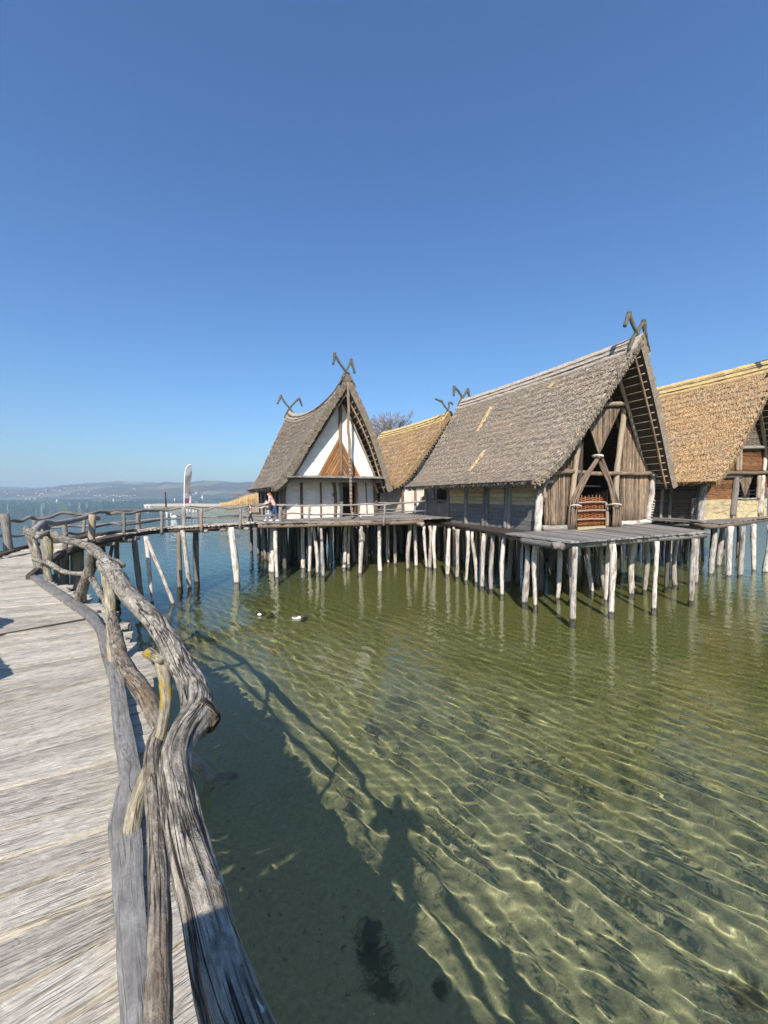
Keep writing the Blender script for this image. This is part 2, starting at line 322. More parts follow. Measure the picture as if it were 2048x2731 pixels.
# hills on the far shore
t = NT('wooded_hills'); n1 = t.noise(t.coords(.012, .012, .03, 'Object', False), 1, 5, .65); n2 = t.noise(t.coords(.0022, .0022, .004, 'Object', False), 1, 3, .5)
col = t.mix(t.ramp(n1, .35, .65), C(.035, .04, .03), C(.1, .095, .07)); col = t.mix(t.ramp(n2, .54, .62), col, C(.16, .17, .1)); t.bump(n1, 1, 25); M['hill'] = t.fin(col, 1)
RIDGE = [(-1500, 1286), (-600, 1290), (-200, 1293), (0, 1303), (63, 1304), (127, 1303), (169, 1296), (219, 1293), (274, 1291), (316, 1290), (380, 1292), (413, 1291), (447, 1286), (468, 1288), (506, 1287), (544, 1283), (591, 1283), (633, 1288), (700, 1287), (1000, 1281), (1500, 1278), (2100, 1274), (3000, 1272), (4200, 1270)]
def interp(tab, x):
    for (x0, y0), (x1, y1) in zip(tab, tab[1:]):
        if x <= x1: return lerp(y0, y1, max(0, (x-x0)/(x1-x0)))
    return tab[-1][1]
def yh(px): return 1329.5-.0085*px
def ridge_h(px, D): return (yh(px)-interp(RIDGE, px))*D/F0+4
def hill_z(px, D):
    f = smooth((D-3000)/1300); return 2*smooth((D-2990)/25)+ridge_h(px, 4300)*f**.8*(1+.1*nz((px*.01, D*.002, 0)))
def hillgrid(name, pxs, Ds, zf):
    X = np.array([[(p-1024)/F0*D for p in pxs] for D in Ds]); Y = np.array([[D for p in pxs] for D in Ds]); Z = np.array([[zf(p, D) for p in pxs] for D in Ds])
    return npgrid(name, X, Y, Z, M['hill'], kind='structure')
pxs = np.concatenate([np.arange(-1500, 800, 9), np.arange(800, 4200, 60)])
hillgrid('hills', pxs, [2985, 3000, 3080, 3180, 3300, 3450, 3600, 3800, 4000, 4200, 4350, 4700], lambda p, D: -3 if D < 2990 else hill_z(p, D)+(10*nz((p*.13, D*.01, 2)) if D > 3100 else 0))
FAR = [(-1500, 1283), (-300, 1290), (0, 1297), (80, 1301), (200, 1298), (270, 1287), (316, 1283), (350, 1286), (385, 1285), (450, 1290), (600, 1291), (1200, 1287), (4200, 1278)]
hillgrid('hills', pxs, [4900, 5300, 5800], lambda p, D: ((yh(p)-interp(FAR, p))*5300/F0+4)*smooth((D-4800)/500)+12*nz((p*.05, D*.01, 7)))
# village on the far shore
M['farwall'] = plain('pale_far_wall', C(.36, .355, .35), .8, .1, .1); M['farroof'] = plain('tile_far_roof', C(.22, .12, .09), .8, .2, .1)
VILL = [(16, 1311), (22, 1316), (35, 1315), (52, 1321), (66, 1321), (72, 1329), (82, 1329), (96, 1329), (100, 1315), (104, 1309), (112, 1316), (118, 1317), (109, 1320), (117, 1308), (125, 1311), (126, 1307), (145, 1308), (152, 1307), (162, 1308), (175, 1302), (185, 1301), (192, 1302), (201, 1301), (219, 1299), (228, 1299), (157, 1324), (187, 1317), (213, 1316), (233, 1317), (255, 1321), (262, 1322), (270, 1322), (280, 1321), (288, 1323), (296, 1322), (305, 1321), (314, 1322), (322, 1323), (331, 1321), (340, 1322), (350, 1322), (362, 1321), (358, 1304), (362, 1305), (300, 1297), (518, 1319), (525, 1317), (215, 1300), (240, 1311)]
for k, (px, py) in enumerate(VILL):
    D = 3010.0
    while D < 4250 and HC+(yh(px)-py)*D/F0 > hill_z(px, D)+5: D += 12
    p = V(((px-1024)/F0*D, D, hill_z(px, D)-2)); w = random.uniform(12, 22); dd = random.uniform(10, 16); h = random.uniform(6, 10)
    th = thing('far_house', p, 'tiny pale house on the wooded far shore', 'house', 'village houses on the far shore')
    if px == 525: th['label'] = 'white church with pointed roof on the far shore right of the flag'; w, h = 20, 20; del th['group']
    b = MB(); b.bar(p+V((0, 0, 0)), p+V((0, 0, h)), w, dd, V((0, 1, 0))); obj('wall', b, M['farwall'], th)
    b = MB(); x, y = w/2+1, dd/2+1; rz = h*1.5; q = [V((-x, -y, h)), V((x, -y, h)), V((x, y, h)), V((-x, y, h)), V((-x, 0, rz)), V((x, 0, rz))]
    b.add([p+i for i in q], [[0, 1, 5, 4], [2, 3, 4, 5], [0, 4, 3], [1, 2, 5], [3, 2, 1, 0]], [[(0, 0)]*4, [(0, 0)]*4, [(0, 0)]*3, [(0, 0)]*3, [(0, 0)]*4]); obj('roof', b, M['farroof'], th)
# haze
b = MB(); x0, x1, y0, y1, z0, z1 = -9500, 9500, -2500, 7000, -6, 265
q = [V((x, y, z)) for z in (z0, z1) for x, y in ((x0, y0), (x1, y0), (x1, y1), (x0, y1))]
b.add(q, [[3, 2, 1, 0], [4, 5, 6, 7], [0, 1, 5, 4], [1, 2, 6, 5], [2, 3, 7, 6], [3, 0, 4, 7]], [[(0, 0)]*4]*6)
hm = bpy.data.materials.new('haze'); hm.use_nodes = True; hn = hm.node_tree; hn.nodes.remove(hn.nodes['Principled BSDF'])
pv = hn.nodes.new('ShaderNodeVolumePrincipled'); pv.inputs['Color'].default_value = C(.62, .8, 1); pv.inputs['Density'].default_value = HAZE; pv.inputs['Anisotropy'].default_value = 0
hn.links.new(pv.outputs[0], hn.nodes['Material Output'].inputs['Volume']); hm.cycles.homogeneous_volume = True
hz = obj('haze', b, hm, kind='stuff')
# ================================================================== BOARDWALK (deck, kerb, beams, piles)
def xy(p): return V((p.x, p.y, 0))
def path_pts(pix, z): return [onz(px, py, z) for px, py in pix]
ZB = [(60, 2.5), (114, 2.5), (161, 2.55), (253, 2.68), (320, 2.74), (422, 2.78), (549, 2.82), (700, 2.84), (2000, 2.84)]
def zb(px, py=0): return DK if py > 1500 else interp(ZB, px)      # the bridge climbs a little towards the houses
def yr(px): return (HC-interp(ZB, px))/1.65
# right edge of the deck, on the kerb line, from behind the camera round the bend to the first house
e0 = onz(365, 2731, DK); e1 = onz(320, 1800, DK); dirn = (e0-e1).normalized()
KERB_PX = [(365, 2731), (341, 2390), (333, 2204), (340, 2053), (318, 1880), (312, 1800), (282, 1715), (250, 1646), (198, 1606), (128, 1562), (79, 1533)]
near = [e0+dirn*4.0, e0+dirn*2.0]+path_pts(KERB_PX, DK)
BRIDGE_PX = [(114, 1502), (161, 1472), (253, 1441), (320, 1426), (422, 1409), (549, 1401), (640, 1396), (700, 1393)]
RIGHT = near+[onz(px, py, zb(px)) for px, py in BRIDGE_PX]
LEFT_WP = [e0+dirn*4+V((-1.25, -.95, 0)), e0+V((-1.3, -.95, 0)), V((-3.75, 2.5, DK)), V((-5.9, 4.6, DK)), V((-8.9, 7.0, DK)), V((-11.0, 9.6, DK)), onz(0, 1474, DK), onz(84, 1453, 2.55), onz(232, 1425, 2.74), onz(359, 1409.5, 2.79), onz(485, 1400.5, 2.82), onz(612, 1393.5, 2.84), onz(680, 1390, 2.84)]
NR = [V(p) for p in spline([tuple(p) for p in RIGHT], 900)]
NL = [V(p) for p in spline([tuple(p) for p in LEFT_WP], 900)]
def arclen(P):
    L = [0]
    for a, b in zip(P, P[1:]): L.append(L[-1]+(b-a).length)
    return L
LR = arclen(NR)
def nearest(P, q): return min(range(len(P)), key=lambda i: (P[i]-q).length_squared)
# pair right-edge points with left-edge points monotonically
ANCH = [(0, 0)]+[(nearest(NR, RIGHT[k]), nearest(NL, LEFT_WP[j])) for k, j in ((2, 1), (7, 2), (9, 3), (12, 4), (13, 5), (14, 6), (15, 7), (16, 8), (17, 9), (18, 10), (19, 11))]+[(899, 899)]
def left_of(i):
    for (a0, b0), (a1, b1) in zip(ANCH, ANCH[1:]):
        if i <= a1: return NL[int(lerp(b0, b1, (i-a0)/max(1, a1-a0)))]
    return NL[-1]
def at_len(l):
    for i in range(len(LR)-1):
        if LR[i+1] >= l: return i, NR[i].lerp(NR[i+1], (l-LR[i])/max(1e-6, LR[i+1]-LR[i]))
    return len(NR)-1, NR[-1]
walk = thing('boardwalk', (-3, 3.5, 0), 'curved weathered plank boardwalk on posts leading from the foreground to the white gabled house', 'boardwalk')
deck = MB(); l = 0.05; bendl = LR[nearest(NR, RIGHT[12])]
while l < LR[-1]-.05:
    w = random.uniform(.13, .21); i0, a = at_len(l+w/2); b = left_of(i0); d = (a-b).normalized()
    over = random.uniform(.2, .27) if l < 6 else random.uniform(.12, .34) if l < bendl-1.2 else random.uniform(.02, .13)
    near_ = a.length < 7
    a2 = a+d*over; b2 = b-d*random.uniform(0, .1); Ls = (a2-b2).length
    zo = random.uniform(-.012, .008); up = V((random.uniform(-.02, .02), random.uniform(-.03, .03), 1))
    # planks fan round the bend: keep them butted at the right edge, gaps of ~1 cm
    deck.bar(b2+V((0, 0, zo-.03)), a2+V((0, 0, zo-.03)), w*(1+.25*(l > bendl+2)), .05, up, 14 if near_ else 6, .09 if near_ else .1, ends=.06 if a.length < 3.2 else .25)
    l += w+random.uniform(.008, .02)
obj('deck', deck, M['deckwood'], walk)
# dark full-width cross batten seen on the deck
b = MB(); p0, p1 = onz(-30, 1698, DK+.004), onz(250, 1647, DK+.004); b.bar(p0, p1, .045, .012, n=6, wob=.2); obj('cross_batten', b, M['darkwood'], walk)
# kerb boards: flat wavy planks lying on the deck edge
def kerb(pix, wpx, th=.07, mat='kerb', kofs=0):
    k = MB(); n = 60; c = spline([(px, py, w) for (px, py), w in zip(pix, wpx)], n); G = []
    for i, (px, py, w) in enumerate(c):
        px2, py2, _ = c[min(i+1, n-1)]; px1, py1, _ = c[max(i-1, 0)]
        kz = (lambda x, y: zb(x+kofs, y)+th); p = onz(px, py, kz(px, py)); t = (onz(px2, py2, kz(px2, py2))-onz(px1, py1, kz(px1, py1))).normalized(); x = V((t.y, -t.x, 0))
        hw = (onz(px+w/2, py, kz(px, py))-onz(px-w/2, py, kz(px, py))).length/2*max(.25, abs(x.x))
        hl = hw*(1+.12*nz(p, 5)); hr = hw*(1+.12*nz(p, 5, 9))
        G.append([p-x*hl-V((0, 0, th)), p-x*hl, p-x*hl*.5+V((0, 0, .006)), p+x*hr*.5+V((0, 0, .006)), p+x*hr, p+x*hr-V((0, 0, th))])
    L = [0]
    for a, b_ in zip(G, G[1:]): L.append(L[-1]+(b_[2]-a[2]).length)
    k.gridq(G, lambda i, j: (j*.04, L[i]), smooth_=False)
    k.add(G[0], [[5, 4, 3, 2, 1, 0]], [[(0, 0)]*6]); k.add(G[-1], [[0, 1, 2, 3, 4, 5]], [[(0, 0)]*6])
    obj('kerb_board', k, M[mat], walk)
kerb([(369, 2990), (365, 2731), (350, 2500), (345, 2390), (340, 2290), (333, 2204), (340, 2130), (346, 2053), (330, 1960), (318, 1880), (308, 1800), (296, 1768)], [96, 88, 84, 80, 84, 88, 72, 60, 52, 44, 36, 30])
kerb([(299, 1778), (280, 1712), (272, 1680), (255, 1655), (240, 1637), (200, 1606)], [34, 30, 27, 27, 32, 30], .062)
kerb([(206, 1614), (165, 1584), (128, 1560), (100, 1542), (80, 1531)], [28, 30, 28, 22, 17], .067)
kerb([(76, 1534), (92, 1520), (114, 1502), (138, 1487), (161, 1470), (187, 1462), (234, 1444), (264, 1437), (320, 1425)], [14, 15, 16, 15, 16, 18, 22, 25, 30], .09, 'darkwood')
kerb([(-60, 1498), (0, 1475), (40, 1464), (84, 1452), (150, 1440), (232, 1426), (300, 1417), (359, 1411)], [26, 24, 22, 24, 26, 30, 30, 24], .07, 'darkwood', 70)
b = MB(); b.bar(onz(-40, 1489, DK+.012), onz(208, 1463, DK+.012), .09, .02, n=8, wob=.2, rnd=.95); obj('deck_strip', b, M['lightpole'], walk)
# beams under the deck
for off, zz in ((-.12, -.16), (-.95, -.16)):
    pts = []
    for l in np.linspace(.2, LR[-1]-.1, 90):
        i, a = at_len(l); d = (a-left_of(i)).normalized(); pts.append(a+d*off+V((0, 0, zz)))
    b = MB(); b.tube(pts, .09, 7, .15, 3); obj('bearer', b, M['darkwood'], walk)
for px, py in ((262, 1449), (392, 1434), (545, 1412), (590, 1409), (662, 1408), (430, 1429), (340, 1437)):
    p = onz(px, py, zb(px)-.2); i = nearest(NR, V((p.x, p.y, zb(px)))); d = (NR[i]-left_of(i)).normalized()
    b = MB(); a = NR[i]+V((0, 0, -.27)); b.tube([a-d*1.5, a-d*.5, a+d*random.uniform(.12, .3)], .075, 8, .2, 4); obj('cross_beam', b, M['greywood'], walk)
def bedz(x, y): return -1.6 if x > -8 else -3.2
def pile(parent, bot, top, r, mat='pile', zmax=None, bend=.05):
    """post standing in the lake: bottom point at the water line, top point, driven on into the bed"""
    bot = V(bot); top = V(top); d = (bot-top)/max(.1, top.z-bot.z); lowz = bedz(bot.x, bot.y); low = bot+d*(-lowz)
    ax = V((random.uniform(-1, 1), random.uniform(-1, 1), 0))*bend; ph = random.uniform(0, 6.28); n = 13; pts = []; rr = []
    for i in range(n):
        t = i/(n-1); p = top.lerp(low, t); s = (top-p).length/(top-low).length
        pts.append(p+ax*math.sin(s*5+ph)*(1 if 0 < i < n-1 else .4)); rr.append(r*(.94+.12*math.sin(s*7+ph))*(1+.08*s))
    b = MB(); b.tube(pts, rr, 9, .22, 3.5, .18); return obj('pile', b, M[mat], parent)
def pile_px(parent, tpx, tpy, bpx, bpy_, r, mat='pile'):
    top = zb(tpx, tpy)-.16
    bot = onz(bpx, bpy_, 0); tp = atY(tpx, tpy, bot.y)
    if tp.z < top or tp.z > top+.3:
        k = (top-bot.z)/(tp.z-bot.z); tp = bot+(tp-bot)*k
    return pile(parent, bot, tp, r, mat)
for q in ((359, 1441, 384, 1601, .1, 'pile_shaded'), (390, 1437, 405, 1605, .085, 'pile'), (477, 1424, 479, 1567, .12, 'pile_shaded'), (487, 1424, 504, 1567, .1, 'pile'), (523, 1415, 527, 1552, .13, 'pile_shaded'), (616, 1411, 631, 1553, .16, 'pile'),
          (273, 1454, 286, 1600, .1, 'pile_shaded'), (312, 1443, 315, 1602, .11, 'pile_shaded'), (172, 1505, 183, 1640, .14, 'pile_shaded'), (196, 1500, 198, 1632, .1, 'pile'), (214, 1472, 216, 1642, .13, 'pile_shaded'), (150, 1500, 158, 1640, .12, 'pile_shaded'),
          (150, 1560, 190, 1790, .11, 'pile_shaded'), (330, 1660, 330, 2080, .1, 'pile_shaded')):
    pile_px(walk, *q)
for t, bt in (((392, 1440), (462, 1609)), ((300, 1452), (268, 1600)),):
    bot = onz(*bt, 0); tp = atY(*t, bot.y-.1); b = MB(); low = bot+(bot-tp)*.45; b.tube([tp, tp.lerp(low, .35)+V((.02, 0, .02)), tp.lerp(low, .7), low], [.06, .068, .072, .075], 9, .15, 4); obj('brace', b, M['pile' if t[0] > 350 else 'pile_shaded'], walk)
bot = onz(562, 2074, 0); b = MB(); tp = V((-2.8, 3.75, DK-.2)); b.tube([tp, tp.lerp(bot, .5)+V((.03, 0, .05)), bot, bot+(bot-tp)*.35], [.07, .075, .08, .08], 10, .2, 4, .2); obj('brace', b, M['greywood'], walk)
for l in (1.0, 3.4, 5.8, 8.2, 10.6):
    i, a = at_len(l); lf = left_of(i); d = (a-lf).normalized()
    for p in (a-d*.1, lf+d*.15): pile(walk, V((p.x, p.y, 0)), V((p.x, p.y, DK-.15)), .1, 'pile_shaded')
    b = MB(); b.tube([lf-d*.1+V((0, 0, -.26)), (a+lf)/2+V((0, 0, -.27)), a+d*.2+V((0, 0, -.26))], .08, 8, .15, 4); obj('cross_beam', b, M['greywood'], walk)
# ================================================================== FOREGROUND RAILING
rail = thing('driftwood_railing', (-1.2, 1.8, DK), 'gnarled grey driftwood railing of thick crooked branches along the near edge of the boardwalk', 'railing')
def log(name, spec, mat, parent, z, seg=28, n=120, rough=.12, rs=7, groove=.16, zf=None, tail=()):
    """spec: (px, py, width_px) along the log as it is seen from the deck; z: height of the centre line"""
    pts = []; rr = []
    for i, (px, py, w) in enumerate(spline(spec, n)):
        zz = zf(i/(n-1)) if zf else z; p = onz(px, py, zz); D = (p-V((0, 0, HC))).length; cosv = (ray(px, py).length)
        pts.append(p); rr.append(max(.012, w/F0*D/cosv*.5))
    if tail:
        q = spline([tuple(pts[-12])+(rr[-12],), tuple(pts[-1])+(rr[-1],)]+list(tail), 60)[31:]; pts += [V(p[:3]) for p in q]; rr += [p[3] for p in q]
    b = MB(); b.tube(pts, rr, seg, rough, rs, groove); return obj(name, b, M[mat], parent)
big = log('top_rail', [(276, 1500, 34), (290, 1512, 46), (304, 1529, 44), (336, 1578, 45), (377, 1622, 47), (422, 1669, 54), (453, 1717, 58), (478, 1764, 62), (504, 1811, 66), (524, 1852, 76), (530, 1890, 86), (514, 1930, 88), (486, 1970, 84), (468, 2017, 82), (466, 2065, 84), (474, 2108, 88), (489, 2181, 94), (511, 2289, 106), (540, 2398, 116), (576, 2542, 134), (609, 2651, 150), (636, 2740, 165), (690, 2900, 190)], 'drift', rail, DK+.92, 56, 460, .1, 9, .2, tail=((.12, .1, 3.4, .045), (.42, -.45, 3.36, .05), (.95, -1.2, 3.4, .055), (1.7, -2.3, 3.4, .05)))
log('top_rail', [(70, 1410, 16), (84, 1420, 20), (104, 1427, 20), (135, 1424, 19), (158, 1433, 19), (181, 1442, 20), (206, 1447, 20), (229, 1454, 21), (253, 1466, 25), (270, 1483, 26), (292, 1498, 24), (314, 1504, 22), (328, 1508, 14)], 'drift', rail, DK+.93, 20, 130, .2, 7, .2)
log('branch_stub', [(100, 1432, 12), (112, 1428, 12), (128, 1420, 11), (146, 1419, 9), (158, 1426, 5)], 'drift', rail, DK+.97, 12, 40, .2, 9, .2)
# burl and cut stubs on the big log
c = onz(560, 1925, DK+.9); o_ = onz(540, 1925, DK+.92)
b = MB(); dz = V((.7, -.1, -.35)).normalized(); pts = [c-dz*.06, c-dz*.02, c+dz*.012, c+dz*.022, c+dz*.004, c-dz*.03]; b.tube(pts, [.06, .05, .042, .03, .022, .012], 22, .3, 20, .15, smooth_=True); bl = obj('burl', b, M['drift_dark'], big)
def stub(px0, py0, px1, py1, w, dz=0, mat='drift_yellow'):
    a = onz(px0, py0, DK+.86); e = onz(px1, py1, DK+.86+dz); D = (e-V((0, 0, HC))).length; r = w/F0*D*.5/ray(px1, py1).length
    b = MB(); b.tube([a, a.lerp(e, .4), a.lerp(e, .85), e], [r*.75, r*.85, r*1.05, r*.95], 16, .25, 22, .2); obj('fork_prong', b, M[mat], rail)
stub(432, 1760, 394, 1741, 30); stub(470, 1755, 497, 1722, 30, .05, 'drift')
# posts: top under the rail, foot on the deck edge
def post(name, tp, ft, w, ztop, mids=(), mat='drift', zfoot=DK-.05, seg=18, yadj=0):
    """tp/ft: (px, py) of top and foot; mids: (t, dx_px) bends"""
    T_ = onz(tp[0], tp[1], ztop); Fp = onz(ft[0], ft[1], zfoot); n = 50; pts = []; rr = []
    ks = [(0, 0)]+list(mids)+[(1, 0)]
    for i in range(n):
        t = i/(n-1); p = T_.lerp(Fp, t); D = (p-V((0, 0, HC))).length
        dx = spline([(k[1],) for k in ks], 41)[int(round(40*np.interp(t, [k[0] for k in ks], np.linspace(0, 1, len(ks)))))][0]
        p = p+V((dx/F0*p.y, 0, 0)); pts.append(p)
        wt = np.interp(t, np.linspace(0, 1, len(w)), w) if hasattr(w, '__len__') else w; rr.append(wt/2/F0*p.y)
    b = MB(); b.tube(pts, rr, seg, .14, 8, .16); return obj(name, b, M[mat], rail)
post('post', (72, 1412), (106, 1530), (17, 20, 22, 20), DK+.93, ((.5, 6),))
post('post', (127, 1430), (131, 1556), (24, 18, 17, 20), DK+.9, ((.35, 3), (.7, -4)), 'drift_yellow')
post('post', (246, 1470), (213, 1612), (26, 27, 26, 30), DK+.9, ((.3, 6), (.65, -3)))
post('post', (278, 1508), (303, 1800), (24, 26, 24, 24, 26, 28), DK+.9, ((.3, 8), (.6, 4)), 'drift_yellow')
post('post', (428, 1742), (352, 2215), (34, 34, 32, 32, 34, 40, 50), DK+.88, ((.25, 34), (.5, 34), (.78, 4)), 'drift_yellow', DK+.06)
b = MB(); b.tube([V((1.0, -1.2, 3.5)), V((.97, -1.22, 3.0)), V((.95, -1.2, DK-.1))], .06, 12, .15, 6, .15); obj('post', b, M['drift'], rail)
# lower rails
def zlow(a, b_): return lambda t: lerp(a, b_, t)
log('lower_rail', [(92, 1493, 11), (112, 1496, 11), (128, 1501, 13), (146, 1511, 13), (162, 1521, 12), (180, 1527, 13), (206, 1530, 11), (232, 1533, 14), (250, 1550, 16), (264, 1578, 16), (280, 1602, 17), (298, 1640, 17)], 'drift', rail, DK+.45, 14, 90, .2, 7, .2)
log('lower_rail', [(300, 1640, 24), (304, 1672, 28), (312, 1712, 34), (324, 1758, 38), (342, 1795, 41), (368, 1826, 44), (396, 1868, 46), (412, 1908, 42), (424, 1945, 34)], 'drift_dark', rail, DK+.45, 28, 140, .14, 8, .18)
log('lower_rail', [(436, 1940, 30), (424, 1956, 34), (411, 1984, 38), (404, 2030, 40), (408, 2090, 42), (413, 2145, 44), (420, 2253, 50), (425, 2362, 54), (425, 2470, 61), (424, 2615, 66), (422, 2740, 72), (416, 2900, 80)], 'drift_dark', rail, DK+.47, 40, 300, .12, 9, .18, tail=((-.1, .3, 2.98, .04), (.4, -.4, 3.0, .04), (.9, -1.2, 2.95, .045), (1.6, -2.3, 3.0, .04)))
# ================================================================== RAILINGS OF THE BRIDGE
def zpole(px, py, Y): return atY(px, py, Y)
def rail_run(root, name, spec, r, mat='greywood', n=80, rough=.2):
    ofs = 70 if root == RFAR else 0
    """spec: (px, py, Y) along the rail"""
    b = MB(); b.tube([atY(q[0], q[1], q[2]*yr(q[0]+ofs)) for q in spline(spec, n)], r, 9, rough, 5, .12); return obj(name, b, M[mat], root)
def rpost(root, tpx, tpy, bpx, bpy_, r, mat='greywood', z=None):
    z = zb(bpx+(70 if root == RFAR else 0)) if z is None else z; f = onz(bpx, bpy_, z); t_ = atY(tpx, tpy, f.y); b = MB(); m_ = t_.lerp(f, .5)+V((random.uniform(-.04, .04), 0, 0)); b.tube([t_, t_.lerp(m_, .5), m_, f, f+V((0, 0, -.3))], [r*.95, r, r*.92, r*1.05, r*1.05], 9, .2, 5, .15); return obj('post', b, M[mat], root)
RFAR = None
br = thing('bridge_railing', onz(320, 1426, DK), 'crooked pole railing along the lake-house side of the curved bridge', 'railing')
for q in ((122, 1398, 122, 1492, .1), (170, 1395, 174, 1466, .075), (246, 1372, 243, 1443, .11), (328, 1369, 330, 1425, .06), (430, 1363, 431, 1409, .07), (537, 1358, 537, 1402, .08), (640, 1356, 640, 1396, .07), (748, 1352, 748, 1391, .09)): rpost(br, *q, mat='lightpole' if q[0] > 150 and q[0] % 3 == 0 else 'greywood')
rail_run(br, 'top_rail', [(92, 1414, 9.3), (110, 1398, 10), (124, 1393, 10.6), (150, 1396, 11.2), (172, 1392, 11.9), (205, 1386, 13.2), (240, 1377, 15), (262, 1383, 15.9)], .085)
rail_run(br, 'top_rail', [(234, 1376, 14.8), (262, 1365, 16), (280, 1365, 16.5), (292, 1371, 16.9), (312, 1367, 17.3), (345, 1369, 18), (380, 1362, 19), (430, 1362, 20.8), (447, 1361, 21.2)], .06)
rail_run(br, 'top_rail', [(436, 1364, 21), (480, 1354, 21.8), (520, 1356, 22.4), (545, 1361, 22.7), (560, 1357, 22.9), (575, 1352, 23.1), (605, 1354, 23.5), (630, 1352, 23.8), (670, 1349, 24.3), (720, 1346, 24.8), (758, 1349, 25)], .055)
rail_run(br, 'top_rail', [(602, 1359, 23.4), (640, 1353, 23.9), (690, 1345, 24.5), (730, 1346, 24.9), (788, 1347, 25.1)], .045)
rail_run(br, 'lower_rail', [(172, 1428, 11.9), (182, 1422, 12.3), (205, 1425, 13.2), (226, 1420, 14.2), (245, 1409, 15), (272, 1402, 16.2), (300, 1397, 17), (330, 1399, 17.5), (380, 1395, 19), (430, 1386, 20.8), (470, 1383, 21.6), (530, 1379, 22.5), (590, 1380, 23.3), (640, 1380, 23.9), (690, 1376, 24.5), (748, 1374, 25)], .042)
rail_run(br, 'kink_branch', [(117, 1452, 10.2), (124, 1444, 10.4), (130, 1432, 10.6), (124, 1420, 10.6), (118, 1412, 10.6)], .035)
fr = thing('bridge_railing', onz(40, 1464, DK), 'dark crooked pole railing along the open lake side of the bridge', 'railing'); RFAR = fr
for q in ((12, 1370, 24, 1472, .12), (91, 1387, 96, 1452, .07), (224, 1384, 222, 1426, .06), (369, 1362, 369, 1411, .1), (490, 1353, 491, 1402, .1), (-70, 1378, -60, 1500, .1)): rpost(fr, *q)
rail_run(fr, 'top_rail', [(-90, 1398, 11.2), (-30, 1390, 11.9), (12, 1394, 12.2), (30, 1388, 12.6), (55, 1390, 13.2), (80, 1379, 13.8), (96, 1385, 14.2), (130, 1380, 15), (165, 1368, 16), (200, 1371, 16.8), (230, 1373, 17.4), (250, 1378, 17.8)], .06)
rail_run(fr, 'top_rail', [(195, 1375, 16.7), (235, 1370, 17.5), (300, 1363, 18.8), (369, 1361, 20.3), (430, 1358, 21.5), (460, 1354, 22.1), (500, 1352, 22.8), (545, 1353, 23.5), (640, 1350, 24.6)], .05)
rail_run(fr, 'lower_rail', [(-90, 1442, 11.2), (-20, 1430, 12), (25, 1430, 12.5), (60, 1428, 13.3), (95, 1412, 14.1), (125, 1408, 15), (160, 1406, 15.8), (190, 1402, 16.6), (222, 1404, 17.3), (280, 1398, 18.4), (330, 1392, 19.4), (369, 1390, 20.3), (420, 1384, 21.3), (491, 1382, 22.6), (560, 1379, 23.7), (640, 1376, 24.6)], .045)
# railing on the left side of the near boardwalk, just outside the picture; its shadow falls on the deck
lr = thing('driftwood_railing', (-6, 4.5, DK), 'crooked branch railing on the left side of the boardwalk, throwing its shadow on the planks', 'railing')
lp = [V(p) for p in spline([(-3.6, 2.4, 3.35), (-4.6, 3.1, 3.4), (-5.0, 3.5, 3.42), (-5.12, 3.85, 3.44), (-5.75, 4.3, 3.3), (-6.6, 4.95, 3.35), (-7.7, 5.8, 3.45), (-9.0, 6.9, 3.35), (-10.6, 8.7, 3.4), (-11.9, 11.2, 3.4)], 90)]
b = MB(); b.tube(lp, .07, 12, .2, 6, .15); obj('top_rail', b, M['drift'], lr)
b = MB(); b.tube([p+V((0, 0, -.48)) for p in lp[::3]], .05, 10, .25, 6, .15); obj('lower_rail', b, M['drift'], lr)
for k in (2, 33, 52, 68, 84):
    p = lp[k]; b = MB(); b.tube([p+V((0, 0, .05)), p+V((.04, .03, -.4)), V((p.x, p.y, DK-.1))], [.06, .07, .075], 10, .2, 6, .15); obj('post', b, M['drift'], lr)
